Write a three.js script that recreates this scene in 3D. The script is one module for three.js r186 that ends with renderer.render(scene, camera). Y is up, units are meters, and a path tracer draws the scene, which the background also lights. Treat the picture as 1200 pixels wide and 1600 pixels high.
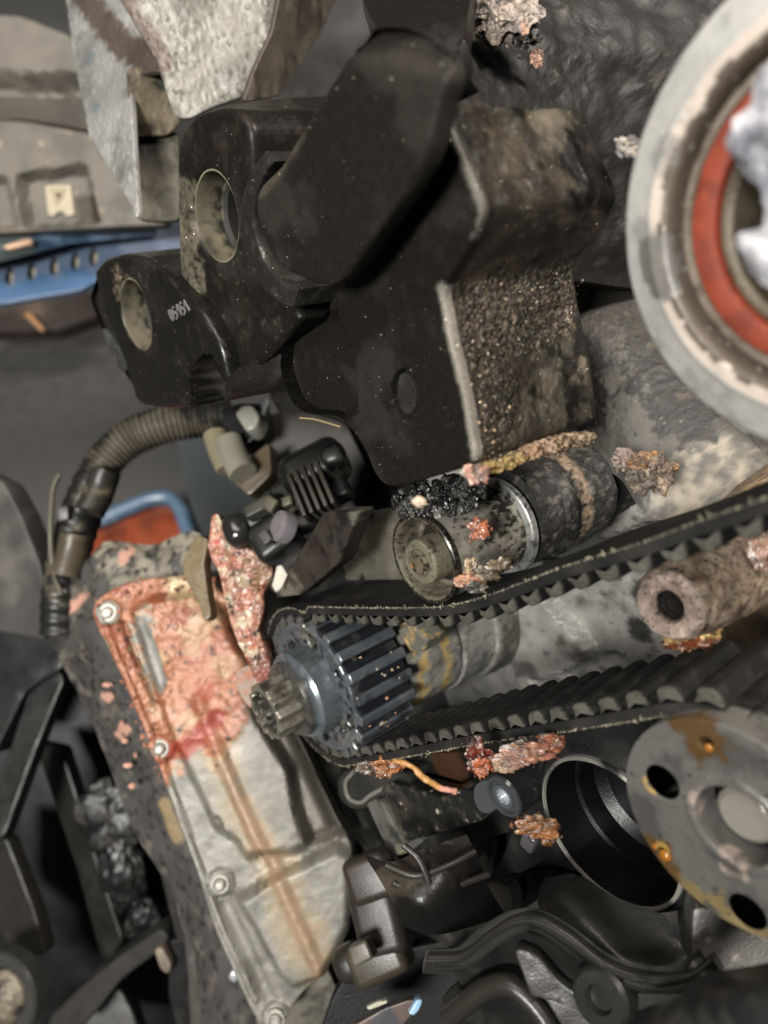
import * as THREE from 'three';
import { ImprovedNoise } from 'three/addons/math/ImprovedNoise.js';
import { TessellateModifier } from 'three/addons/modifiers/TessellateModifier.js';
import { RoundedBoxGeometry } from 'three/addons/geometries/RoundedBoxGeometry.js';
import { TextGeometry } from 'three/addons/geometries/TextGeometry.js';
import { FontLoader } from 'three/addons/loaders/FontLoader.js';
import { mergeGeometries } from 'three/addons/utils/BufferGeometryUtils.js';
import { RectAreaLightUniformsLib } from 'three/addons/lights/RectAreaLightUniformsLib.js';

// ------------------------------------------------------------------ camera, light, exposure
const V = (x, y, z) => new THREE.Vector3(x, y, z);
const CAM = V(0, 0.5, 0.3), FPX = 1200;                       // the lens stands 0.5 m up; 1200 px focal length on a 1600 px high frame
const scene = new THREE.Scene();
const camera = new THREE.PerspectiveCamera(2 * Math.atan(800 / FPX) * 180 / Math.PI, 0.75, 0.01, 20);
camera.position.copy(CAM); camera.lookAt(CAM.x, CAM.y, CAM.z - 1);
camera.focus = 0.195; camera.userData.fStop = 10;
const renderer = new THREE.WebGLRenderer({ antialias: true });
renderer.toneMapping = THREE.LinearToneMapping; renderer.toneMappingExposure = 1.2;
renderer.shadowMap.enabled = true;
RectAreaLightUniformsLib.init();
scene.background = new THREE.Color(0.028, 0.028, 0.027);        // the dim workshop round about
function areaLamp(x, y, z, tx, ty, tz, w, h, power, col) {     // a workshop key and two added fills, out of frame; metres from the lens
  const l = new THREE.RectAreaLight(col, power, w, h); l.position.set(x, y, z).add(CAM); scene.add(l);
  l.lookAt(V(tx, ty, tz).add(CAM)); return l;
}
areaLamp(0.42, 0.62, 0.5, 0.0, -0.02, -0.22, 0.32, 0.2, 58, 0xfff6ea);
areaLamp(-0.35, 0.5, 0.45, -0.02, -0.02, -0.22, 0.6, 0.2, 9, 0xfff6ea);  // fill lamp added at the upper left
areaLamp(-0.55, -0.1, 1.0, 0.04, -0.03, -0.2, 0.34, 0.26, 92, 0xfaf7f2);  // fill lamp added at the lower left to brighten the ring and disc

// ------------------------------------------------------------------ noise, colours
const PN = new ImprovedNoise();
const n3 = (x, y, z) => PN.noise(x + 97.3, y + 41.7, z + 13.1);
const fb = (x, y, z, o = 4) => { let a = 0, k = 1, s = 0; for (let i = 0; i < o; i++) { a += k * n3(x, y, z); s += k; k *= 0.55; x = x * 2.03 + 7.1; y = y * 2.03 + 3.7; z = z * 2.03 + 5.3; } return a / s; };
const clamp = (x, a = 0, b = 1) => Math.min(b, Math.max(a, x));
const sst = (a, b, x) => { const t = clamp((x - a) / (b - a)); return t * t * (3 - 2 * t); };
const h3 = (i, j, k, s) => { let h = Math.imul(i, 374761393) + Math.imul(j, 668265263) + Math.imul(k, 1274126177) + Math.imul(s, 974634777); h = Math.imul(h ^ h >>> 13, 1103515245); return ((h ^ h >>> 16) >>> 0) / 4294967296; };
const cell3 = (x, y, z) => { const X = Math.floor(x), Y = Math.floor(y), Z = Math.floor(z); let d1 = 9, d2 = 9, id = 0; for (let i = -1; i < 2; i++) for (let j = -1; j < 2; j++) for (let k = -1; k < 2; k++) { const a = X + i, b = Y + j, c = Z + k, d = Math.hypot(x - a - h3(a, b, c, 1), y - b - h3(a, b, c, 2), z - c - h3(a, b, c, 3)); if (d < d1) { d2 = d1; d1 = d; id = h3(a, b, c, 4); } else if (d < d2) d2 = d; } return [d1, d2 - d1, id]; };   // flakes: distance, edge, which
const mulberry = (s) => () => { s |= 0; s = s + 0x6D2B79F5 | 0; let t = Math.imul(s ^ s >>> 15, 1 | s); t = t + Math.imul(t ^ t >>> 7, 61 | t) ^ t; return ((t ^ t >>> 14) >>> 0) / 4294967296; };
let rnd = mulberry(7);
const lin = (v) => { v /= 255; return v <= 0.04045 ? v / 12.92 : ((v + 0.055) / 1.055) ** 2.4; };
const C = (r, g, b, k = 1) => [lin(r) * k, lin(g) * k, lin(b) * k];
const mixc = (a, b, t) => [a[0] + (b[0] - a[0]) * t, a[1] + (b[1] - a[1]) * t, a[2] + (b[2] - a[2]) * t];

// ------------------------------------------------------------------ tiling textures (colour, roughness, height) computed here
function hash(x, y, s) { let h = Math.imul(x, 374761393) + Math.imul(y, 668265263) + Math.imul(s, 2147483647 - 5); h = Math.imul(h ^ h >>> 13, 1274126177); return ((h ^ h >>> 16) >>> 0) / 4294967296; }
function vn(x, y, px, py, s) {
  const xi = Math.floor(x), yi = Math.floor(y); let fx = x - xi, fy = y - yi; fx = fx * fx * (3 - 2 * fx); fy = fy * fy * (3 - 2 * fy);
  const X = ((xi % px) + px) % px, Y = ((yi % py) + py) % py, X1 = (X + 1) % px, Y1 = (Y + 1) % py;
  const a = hash(X, Y, s), b = hash(X1, Y, s), c = hash(X, Y1, s), d = hash(X1, Y1, s);
  return a + (b - a) * fx + (c - a) * fy + (a - b - c + d) * fx * fy;
}
function vf(u, v, p, o, s, q = p) { let a = 0, k = 1, t = 0; for (let i = 0; i < o; i++) { a += k * vn(u * p, v * q, p, q, s + i); t += k; k *= 0.55; p *= 2; q *= 2; } return a / t; }
function spots(u, v, p, s, rmin, rmax, share) {               // round specks scattered on a lattice: 0..1 inside
  const x = u * p, y = v * p, xi = Math.floor(x), yi = Math.floor(y); let best = 0;
  for (let i = -1; i <= 1; i++) for (let j = -1; j <= 1; j++) {
    const X = ((xi + i) % p + p) % p, Y = ((yi + j) % p + p) % p;
    if (hash(X, Y, s + 3) > share) continue;
    const cx = xi + i + 0.2 + 0.6 * hash(X, Y, s), cy = yi + j + 0.2 + 0.6 * hash(X, Y, s + 1), r = rmin + (rmax - rmin) * hash(X, Y, s + 2) ** 2;
    const d = Math.hypot((x - cx) * (0.7 + 0.6 * hash(X, Y, s + 4)), y - cy) / r;
    if (d < 1) best = Math.max(best, 1 - sst(0.6, 1, d));
  }
  return best;
}
const TEX = {};
function makeTex(name, size, fn) {
  const c = new Uint8Array(size * size * 4), r = new Uint8Array(size * size * 4), h = new Uint8Array(size * size * 4);
  for (let j = 0; j < size; j++) for (let i = 0; i < size; i++) {
    const [col, ro, he] = fn(i / size, j / size), k = (j * size + i) * 4, q = Array.isArray(col) ? col : [col, col, col];
    for (let m = 0; m < 3; m++) { const l = clamp(q[m]); c[k + m] = 255 * (l <= 0.0031308 ? l * 12.92 : 1.055 * l ** (1 / 2.4) - 0.055); r[k + m] = 255 * clamp(ro); h[k + m] = 255 * clamp(he); }
    c[k + 3] = r[k + 3] = h[k + 3] = 255;
  }
  const mk = (d, srgb) => { const t = new THREE.DataTexture(d, size, size, THREE.RGBAFormat); t.wrapS = t.wrapT = THREE.RepeatWrapping; t.magFilter = THREE.LinearFilter; t.minFilter = THREE.LinearMipmapLinearFilter; t.generateMipmaps = true; if (srgb) t.colorSpace = THREE.SRGBColorSpace; t.needsUpdate = true; return t; };
  TEX[name] = { c: mk(c, true), r: mk(r), h: mk(h) };
}
const SZ = 1024, TILE = 48;                                    // one tile is 48 mm
makeTex('cast', SZ, (u, v) => { const g = vf(u, v, 96, 3, 11), b = vf(u, v, 7, 5, 21), sp = spots(u, v, 60, 31, 0.08, 0.3, 0.35), lt = spots(u, v, 80, 77, 0.06, 0.2, 0.2);
  return [clamp(0.52 + 0.5 * b + 0.22 * (g - 0.5) - 0.4 * sp + 0.35 * lt), 0.7 + 0.5 * (b - 0.5) + 0.2 * (g - .5), 0.5 + 0.6 * (g - 0.5) + 0.3 * (b - 0.5) - 0.25 * sp]; });
makeTex('black', SZ, (u, v) => { const g = vf(u, v, 70, 4, 12), b = vf(u, v, 4, 6, 22), sp = Math.max(spots(u, v, 22, 41, 0.02, 0.09, 0.08), spots(u, v, 60, 43, 0.04, 0.11, 0.04)), dust = sst(0.5, 0.75, b);
  const k = 0.0085 + 0.005 * (g - 0.5) + 0.007 * dust; return [mixc([k * 1.06, k, k * 0.9], [0.42, 0.36, 0.28], sp * 0.85), 0.62 + 0.5 * dust + 0.2 * (g - 0.5) + sp * 0.3, 0.45 + 0.3 * (g - 0.5) + 0.5 * sp]; });
makeTex('plastic', SZ, (u, v) => { const g = vf(u, v, 120, 3, 13), b = vf(u, v, 5, 5, 23), sp = spots(u, v, 34, 51, 0.03, 0.09, 0.22);
  return [mixc([0.75 + 0.25 * b, 0.75 + 0.25 * b, 0.73 + 0.25 * b], [1, 1, 0.9], sp), 0.75 + 0.45 * (b - 0.5) + 0.15 * (g - .5), 0.5 + 0.3 * (g - 0.5) + 0.35 * (b - 0.5) + 0.3 * sp]; });
makeTex('steel', SZ, (u, v) => { const l = vf(u, v, 3, 4, 14, 220), b = vf(u, v, 6, 5, 24), p = spots(u, v, 40, 61, 0.05, 0.28, 0.22), o = sst(0.56, 0.66, vf(u, v, 9, 4, 34));
  return [clamp(0.62 + 0.25 * l + 0.25 * b - 0.6 * p - 0.35 * o), 0.55 + 0.35 * (l - 0.5) + 0.5 * (b - 0.5) + 0.3 * p, 0.5 + 0.3 * (l - 0.5) - 0.3 * p + 0.15 * o]; });
makeTex('rubber', SZ, (u, v) => { const w = 0.5 + 0.25 * Math.sin(u * 6.2832 * 60) + 0.25 * Math.sin(v * 6.2832 * 60), g = vf(u, v, 80, 3, 15), b = vf(u, v, 8, 4, 25), f = vf(u, v, 30, 4, 35, 160);
  return [clamp(0.5 + 0.5 * b + 0.3 * (f - 0.5) + 0.15 * (w - 0.5)), 0.8 + 0.3 * (b - 0.5), 0.5 + 0.3 * (w - 0.5) + 0.4 * (f - 0.5) + 0.2 * (g - .5)]; });
makeTex('crud', SZ, (u, v) => { const a = vf(u, v, 22, 5, 16), b = vf(u, v, 8, 5, 26), p = spots(u, v, 44, 71, 0.1, 0.42, 0.5), q = spots(u, v, 70, 73, 0.08, 0.3, 0.3);
  return [clamp(0.35 + 0.9 * (a - 0.3) * (0.6 + b) + 0.35 * q - 0.3 * p), 0.75 + 0.5 * (b - 0.5), clamp(0.1 + 0.7 * a + 0.35 * q - 0.3 * p)]; });
makeTex('plain', 512, (u, v) => { const g = vf(u, v, 40, 4, 17), b = vf(u, v, 4, 5, 27); return [clamp(0.8 + 0.3 * (b - 0.5) + 0.12 * (g - 0.5)), 0.8 + 0.4 * (b - 0.5), 0.5 + 0.4 * (g - 0.5)]; });

function M(tex, rough, metal, bump = 0.0001, extra = {}) {
  const t = TEX[tex], m = new THREE.MeshPhysicalMaterial({ vertexColors: true, roughness: rough, metalness: metal, map: t.c, roughnessMap: t.r, bumpMap: t.h, bumpScale: bump, ...extra });
  return m;
}
const mat = {
  cast: M('cast', 0.75, 0.25, 0.00022), castDull: M('cast', 0.9, 0.0, 0.00025, { color: new THREE.Color(0.8, 0.8, 0.8) }), alloy: M('cast', 0.62, 0.35, 0.00010),
  black: M('black', 0.62, 0, 0.00012, { specularIntensity: 0.35 }), blackGloss: M('black', 0.42, 0, 0.00010, { specularIntensity: 0.6 }), plastic: M('plastic', 0.5, 0, 0.00012, { specularIntensity: 0.7, color: new THREE.Color(0.62, 0.62, 0.62) }), gloss: M('plastic', 0.25, 0, 0.00004),
  steel: M('steel', 0.5, 0.5, 0.00006), blued: M('plain', 0.36, 0.3, 0.00005), bright: M('plain', 0.32, 0.6, 0.00003),
  rubber: M('rubber', 0.85, 0, 0.00012, { specularIntensity: 0.5 }), crud: M('crud', 0.8, 0, 0.0006), crudWet: M('crud', 0.45, 0, 0.00035, { clearcoat: 0.4, clearcoatRoughness: 0.3 }),
  plain: M('plain', 0.8, 0, 0.00008), paint: M('plain', 0.4, 0, 0.00004, { clearcoat: 0.4, clearcoatRoughness: 0.25 }), ring: M('plain', 0.62, 0.25, 0.00012),
  cloth: M('plain', 0.95, 0, 0.0002), silicone: M('plain', 0.55, 0, 0.00006), shield: M('plain', 0.62, 0.4, 0.0002), cover: M('plain', 0.6, 0.12, 0.00012), drum: M('plain', 0.34, 0.3, 0.00004), casting: M('plain', 0.7, 0.1, 0.0003), disc: M('plain', 0.45, 0.3, 0.00006, { clearcoat: 0.35, clearcoatRoughness: 0.35 }), pale: M('plain', 0.45, 0, 0.00005),
  oil: M('plain', 0.15, 0, 0.00003, { clearcoat: 1, clearcoatRoughness: 0.05 }),
};

// ------------------------------------------------------------------ places: pixel of the photograph + millimetres from the lens -> millimetres in space
const P = (px, py, d) => V((px - 600) / FPX * d, (800 - py) / FPX * d, -d);
const AX = V(0.762, 0.2894, -0.5789).normalize();             // direction of the shafts, into the engine
const S0 = P(490, 1075, 250), KE = AX.dot(S0);
function mkPlane(o, n) { n = n.clone().normalize(); const u = V(0, 1, 0).cross(n).normalize(), v = n.clone().cross(u); return { o, n, u, v }; }
const EP = (off) => mkPlane(AX.clone().multiplyScalar(KE + off), AX.clone().negate());      // planes square to the shafts, off mm behind the belt's front edge
const PL = (px, py, d, nx, ny, nz) => mkPlane(P(px, py, d), V(nx, ny, nz));
function hit(pl, px, py) { const r = P(px, py, 1); return r.multiplyScalar(pl.o.dot(pl.n) / r.dot(pl.n)); }
const uv = (pl, px, py) => { const q = hit(pl, px, py).sub(pl.o); return [q.dot(pl.u), q.dot(pl.v)]; };
const on = (pl, u, v, h = 0) => pl.o.clone().addScaledVector(pl.u, u).addScaledVector(pl.v, v).addScaledVector(pl.n, h);
const basis = (pl) => new THREE.Matrix4().makeBasis(pl.u, pl.v, pl.n).setPosition(pl.o);
const ell = (cx, cy, rx, ry, rot = 0, n = 28) => Array.from({ length: n }, (_, i) => { const t = i / n * 2 * Math.PI, a = rot * Math.PI / 180, x = rx * Math.cos(t), y = ry * Math.sin(t); return [cx + x * Math.cos(a) - y * Math.sin(a), cy + x * Math.sin(a) + y * Math.cos(a)]; });

function spline2(pts, closed = true, per = 6) {
  const c = new THREE.CatmullRomCurve3(pts.map(([x, y]) => V(x, y, 0)), closed, 'centripetal'); return c.getPoints(pts.length * per).slice(0, closed ? -1 : undefined).map((p) => [p.x, p.y]);
}
function rounded(pts, r) {
  const out = [], n = pts.length;
  for (let i = 0; i < n; i++) {
    const a = pts[(i + n - 1) % n], b = pts[i], c = pts[(i + 1) % n], la = Math.hypot(a[0] - b[0], a[1] - b[1]), lc = Math.hypot(c[0] - b[0], c[1] - b[1]);
    const q = Math.min(r, la * 0.45, lc * 0.45), p0 = [b[0] + (a[0] - b[0]) * q / la, b[1] + (a[1] - b[1]) * q / la], p1 = [b[0] + (c[0] - b[0]) * q / lc, b[1] + (c[1] - b[1]) * q / lc];
    for (let k = 0; k <= 4; k++) { const t = k / 4; out.push([0, 1].map((m) => (1 - t) ** 2 * p0[m] + 2 * t * (1 - t) * b[m] + t * t * p1[m])); }
  }
  return out;
}
function sdPoly(p, poly) {
  let d = 1e9, ins = false;
  for (let i = 0, j = poly.length - 1; i < poly.length; j = i++) {
    const [xi, yi] = poly[i], [xj, yj] = poly[j], ex = xj - xi, ey = yj - yi, wx = p[0] - xi, wy = p[1] - yi, t = clamp((wx * ex + wy * ey) / (ex * ex + ey * ey + 1e-9));
    d = Math.min(d, Math.hypot(wx - ex * t, wy - ey * t));
    if ((yi > p[1]) !== (yj > p[1]) && p[0] < (xj - xi) * (p[1] - yi) / (yj - yi) + xi) ins = !ins;
  }
  return ins ? -d : d;
}
function sdLine(p, line) { let d = 1e9; for (let i = 1; i < line.length; i++) { const [xi, yi] = line[i], [xj, yj] = line[i - 1], ex = xj - xi, ey = yj - yi, wx = p[0] - xi, wy = p[1] - yi, t = clamp((wx * ex + wy * ey) / (ex * ex + ey * ey + 1e-9)); d = Math.min(d, Math.hypot(wx - ex * t, wy - ey * t)); } return d; }

// a plate whose front outline stands on plane pl; th mm thick, away from the eye or along o.dir; o.h(u, v) raises its front
function slab(pl, pts, th, o = {}) {
  let q = o.raw ? pts : pts.map(([x, y]) => uv(pl, x, y));
  q = o.sm ? spline2(q, true, o.per ?? 6) : o.r === 0.01 ? q : rounded(q, o.r ?? 0.8);
  const sh = new THREE.Shape(q.map(([x, y]) => new THREE.Vector2(x, y)));
  for (const h of o.holes ?? []) {
    const hq = h.c ? (() => { const [cu, cv] = uv(pl, ...h.c); return Array.from({ length: 40 }, (_, i) => [cu + h.R * Math.cos(i / 20 * Math.PI), cv + h.R * Math.sin(i / 20 * Math.PI)]); })() : h.map(([x, y]) => uv(pl, x, y));
    sh.holes.push(new THREE.Path(hq.map(([x, y]) => new THREE.Vector2(x, y))));
  }
  const b = o.bev ?? 0.6;
  let g = new THREE.ExtrudeGeometry(sh, { depth: Math.max(0.01, th - 2 * b), bevelEnabled: b > 0, bevelThickness: b, bevelSize: b, bevelOffset: -b, bevelSegments: o.bs ?? 2, curveSegments: 6, steps: o.steps ?? 1 });
  g.deleteAttribute('uv'); g.deleteAttribute('normal');
  g.translate(0, 0, -(Math.max(0.01, th - 2 * b) + b));
  if (o.edge) g = new TessellateModifier(o.edge, 12).modify(g);
  const p = g.attributes.position;
  for (let i = 0; i < p.count; i++) {
    let x = p.getX(i), y = p.getY(i), z = p.getZ(i);
    if (o.h && z > -Math.max(b * 1.2, 0.05)) z += o.h(x, y);
    if (o.amp) { const s = o.sc ?? 0.15, k = o.amp; const X = x, Y = y, Z = z; x += k * 0.5 * fb(X * s, Y * s, Z * s + 50, o.oct ?? 3); y += k * 0.5 * fb(X * s + 30, Y * s, Z * s, o.oct ?? 3); z += k * fb(X * s, Y * s + 70, Z * s, o.oct ?? 3); }
    if (o.dir) { const k = z, dn = o.dir; const a = dn.dot(pl.u) / -dn.dot(pl.n), c = dn.dot(pl.v) / -dn.dot(pl.n); if (k < 0) { x += -k * a; y += -k * c; } }
    p.setXYZ(i, x, y, z);
  }
  g.applyMatrix4(basis(pl));
  return crease(g, o.crease ?? 0.6);
}
const pkey = (x, y, z) => (Math.round(x * 50) + 65536) * 17179869184 + (Math.round(y * 50) + 65536) * 131072 + Math.round(z * 50) + 65536;
function crease(g, a) {                                        // smooth normals except across edges sharper than a
  if (g.index) g = g.toNonIndexed();
  for (const k of Object.keys(g.attributes)) if (k !== 'position') g.deleteAttribute(k);
  const p = g.attributes.position.array, n = p.length / 9, fn = new Float32Array(n * 3), map = new Map(), next = new Int32Array(n * 3), keys = new Float64Array(n * 3), out = new Float32Array(p.length), cs = Math.cos(a);
  for (let f = 0; f < n; f++) {
    const i = f * 9, ax = p[i + 3] - p[i], ay = p[i + 4] - p[i + 1], az = p[i + 5] - p[i + 2], bx = p[i + 6] - p[i], by = p[i + 7] - p[i + 1], bz = p[i + 8] - p[i + 2];
    let x = ay * bz - az * by, y = az * bx - ax * bz, z = ax * by - ay * bx; const l = Math.hypot(x, y, z) || 1e-9; fn[f * 3] = x / l; fn[f * 3 + 1] = y / l; fn[f * 3 + 2] = z / l;
    for (let c = 0; c < 3; c++) { const v = f * 3 + c, k = pkey(p[v * 3], p[v * 3 + 1], p[v * 3 + 2]); keys[v] = k; next[v] = map.get(k) ?? -1; map.set(k, v); }
  }
  for (let v = 0; v < n * 3; v++) {
    const f = (v / 3 | 0) * 3, x = fn[f], y = fn[f + 1], z = fn[f + 2]; let sx = 0, sy = 0, sz = 0;
    for (let w = map.get(keys[v]); w >= 0; w = next[w]) { const h = (w / 3 | 0) * 3; if (fn[h] * x + fn[h + 1] * y + fn[h + 2] * z > cs) { sx += fn[h]; sy += fn[h + 1]; sz += fn[h + 2]; } }
    const l = Math.hypot(sx, sy, sz) || 1; out[v * 3] = sx / l; out[v * 3 + 1] = sy / l; out[v * 3 + 2] = sz / l;
  }
  g.setAttribute('normal', new THREE.BufferAttribute(out, 3)); return g;
}
// a shell laid through rows of [px, py, depth]; th mm thick
function patch(rows, o = {}) {
  const R = rows.length, K = rows[0].length, nu = o.nu ?? 60, nv = o.nv ?? 60, th = o.th ?? 3;
  const G = rows.map((r) => r.map(([x, y, d]) => P(x, y, d)));
  const cr = (a, b, c, d, t) => { const t2 = t * t, t3 = t2 * t; return a.clone().multiplyScalar(-0.5 * t3 + t2 - 0.5 * t).addScaledVector(b, 1.5 * t3 - 2.5 * t2 + 1).addScaledVector(c, -1.5 * t3 + 2 * t2 + 0.5 * t).addScaledVector(d, 0.5 * t3 - 0.5 * t2); };
  const line = (arr, t) => { const n = arr.length - 1, x = Math.min(t * n, n - 1e-6), i = Math.floor(x); const g = (k) => k < 0 ? arr[0].clone().multiplyScalar(2).sub(arr[1]) : k > n ? arr[n].clone().multiplyScalar(2).sub(arr[n - 1]) : arr[k]; return cr(g(i - 1), g(i), g(i + 1), g(i + 2), x - i); };
  const pos = [], W = nu + 1, H = nv + 1;
  for (let j = 0; j < H; j++) { const cols = []; for (let k = 0; k < K; k++) cols.push(line(G.map((r) => r[k]), j / nv)); for (let i = 0; i < W; i++) pos.push(line(cols, i / nu)); }
  const idx = []; for (let j = 0; j < nv; j++) for (let i = 0; i < nu; i++) { const a = j * W + i; idx.push(a, a + W, a + 1, a + 1, a + W, a + W + 1); }
  const g = new THREE.BufferGeometry(); g.setAttribute('position', new THREE.Float32BufferAttribute(pos.flatMap((p) => [p.x, p.y, p.z]), 3)); g.setIndex(idx); g.computeVertexNormals();
  const N = g.attributes.normal; let flip = 0; for (let i = 0; i < pos.length; i += 7) flip += V(N.getX(i), N.getY(i), N.getZ(i)).dot(pos[i]); flip = flip > 0 ? -1 : 1;
  const back = [];
  for (let i = 0; i < pos.length; i++) {
    const n = V(N.getX(i), N.getY(i), N.getZ(i)).multiplyScalar(flip), p = pos[i], s = o.sc ?? 0.12;
    back.push(o.dir ? p.clone().addScaledVector(o.dir, th) : p.clone().addScaledVector(n, -th));
    if (o.amp) p.addScaledVector(n, o.amp * fb(p.x * s, p.y * s, p.z * s, o.oct ?? 4));
    if (o.f) p.addScaledVector(n, o.f(p.x, p.y, p.z, (i % W) / nu, Math.floor(i / W) / nv));
  }
  const tri = []; const T = (a, b, c) => (flip > 0 ? tri.push(a, b, c) : tri.push(a, c, b));
  for (let j = 0; j < nv; j++) for (let i = 0; i < nu; i++) { const a = j * W + i, b = a + 1, c = a + W, d = c + 1; T(pos[a], pos[c], pos[b]); T(pos[b], pos[c], pos[d]); T(back[a], back[b], back[c]); T(back[b], back[d], back[c]); }
  const rim = []; for (let i = 0; i < nu; i++) rim.push([i, i + 1]); for (let j = 0; j < nv; j++) rim.push([j * W + nu, (j + 1) * W + nu]); for (let i = nu; i > 0; i--) rim.push([nv * W + i, nv * W + i - 1]); for (let j = nv; j > 0; j--) rim.push([j * W, (j - 1) * W]);
  for (const [a, b] of rim) { T(pos[a], pos[b], back[a]); T(pos[b], back[b], back[a]); }
  const out = new THREE.BufferGeometry(); out.setAttribute('position', new THREE.Float32BufferAttribute(tri.flatMap((p) => [p.x, p.y, p.z]), 3));
  return crease(out, o.crease ?? 0.9);
}
// turned shape: profile of [distance along axis, radius] from point O
function lathe(O, axis, prof, o = {}) {
  let g = new THREE.LatheGeometry(prof.map(([a, r]) => new THREE.Vector2(r, a)), o.seg ?? 64);
  g.applyQuaternion(new THREE.Quaternion().setFromUnitVectors(V(0, 1, 0), axis.clone().normalize())); g.translate(O.x, O.y, O.z);
  if (o.edge) { g = g.toNonIndexed(); g.deleteAttribute('uv'); g.deleteAttribute('normal'); g = new TessellateModifier(o.edge, 8).modify(g); }
  if (o.amp) wobble(g, o.amp, o.sc ?? 0.3, o.oct);
  return crease(g.index ? g.toNonIndexed() : g, o.crease ?? 0.5);
}
function wobble(g, k, s, oct = 3) { const p = g.attributes.position; for (let i = 0; i < p.count; i++) { const x = p.getX(i), y = p.getY(i), z = p.getZ(i); p.setXYZ(i, x + k * fb(x * s, y * s, z * s, oct), y + k * fb(x * s + 31, y * s, z * s, oct), z + k * fb(x * s, y * s + 57, z * s, oct)); } return g; }
function tube(pts, r, o = {}) {
  const c = new THREE.CatmullRomCurve3(pts.map((p) => (p.isVector3 ? p : P(...p))), !!o.closed, 'centripetal'), n = o.n ?? 60, m = o.m ?? 14;
  const g = new THREE.TubeGeometry(c, n, 1, m, !!o.closed), p = g.attributes.position;
  const ctr = []; for (let i = 0; i <= n; i++) ctr.push(c.getPointAt(i / n));
  for (let i = 0; i < p.count; i++) { const k = Math.floor(i / (m + 1)), q = ctr[k], t = k / n, R = typeof r === 'function' ? r(t, (i % (m + 1)) / m) : r; p.setXYZ(i, q.x + (p.getX(i) - q.x) * R, q.y + (p.getY(i) - q.y) * R, q.z + (p.getZ(i) - q.z) * R); }
  const parts = [g.toNonIndexed()];
  if (!o.closed) for (const e of [0, n]) { const s = [], b = e * (m + 1); for (let i = 0; i < m; i++) { const A = V().fromBufferAttribute(p, b + i), B = V().fromBufferAttribute(p, b + i + 1), O = ctr[e]; (e ? [A, B, O] : [B, A, O]).forEach((q) => s.push(q.x, q.y, q.z)); } const cg = new THREE.BufferGeometry(); cg.setAttribute('position', new THREE.Float32BufferAttribute(s, 3)); parts.push(cg); }
  for (const q of parts) { q.deleteAttribute('uv'); q.deleteAttribute('normal'); }
  const out = mergeGeometries(parts); if (o.amp) wobble(out, o.amp, o.sc ?? 0.3); return crease(out, o.crease ?? 0.9);
}
// an irregular crumb, its size in mm along the given axes
function lump(c, r, seed, o = {}) {
  const g = new THREE.IcosahedronGeometry(1, o.det ?? 12); g.deleteAttribute('uv'); g.deleteAttribute('normal');
  const p = g.attributes.position, k = o.rough ?? 0.5, f = o.f ?? 1.6, q = o.turn ? new THREE.Quaternion().setFromEuler(new THREE.Euler(...o.turn)) : (o.up ? new THREE.Quaternion().setFromUnitVectors(V(0, 0, 1), o.up) : new THREE.Quaternion());
  for (let i = 0; i < p.count; i++) { const v = V().fromBufferAttribute(p, i), a = Math.max(0.45, 1 + k * (fb(v.x * f + seed * 3.1, v.y * f + seed, v.z * f, 3) * 1.1 + 0.12 * n3(v.x * 5 + seed, v.y * 5, v.z * 5))); v.multiplyScalar(a); v.set(v.x * r[0], v.y * r[1], v.z * r[2]).applyQuaternion(q).add(c); p.setXYZ(i, v.x, v.y, v.z); }
  return crease(g, o.crease ?? 0.7);
}
function block(c, size, u, v, n, r = 1) { const g = new RoundedBoxGeometry(size[0], size[1], size[2], 3, Math.min(r, ...size.map((s) => s * 0.45))); g.applyMatrix4(new THREE.Matrix4().makeBasis(u, v, n).setPosition(c)); return crease(g.index ? g.toNonIndexed() : g, 0.7); }
const blockOn = (pl, px, py, size, rot = 0, r = 1, lift = 0) => { const c = hit(pl, px, py).addScaledVector(pl.n, lift - size[2] / 2), a = rot * Math.PI / 180, u = pl.u.clone().multiplyScalar(Math.cos(a)).addScaledVector(pl.v, Math.sin(a)), v = pl.n.clone().cross(u); return block(c, size, u, v, pl.n, r); };
const join = (...g) => mergeGeometries(g.flat().map((x) => { x = x.index ? x.toNonIndexed() : x; for (const k of Object.keys(x.attributes)) if (!['position', 'normal', 'color'].includes(k)) x.deleteAttribute(k); return x; }));
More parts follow.
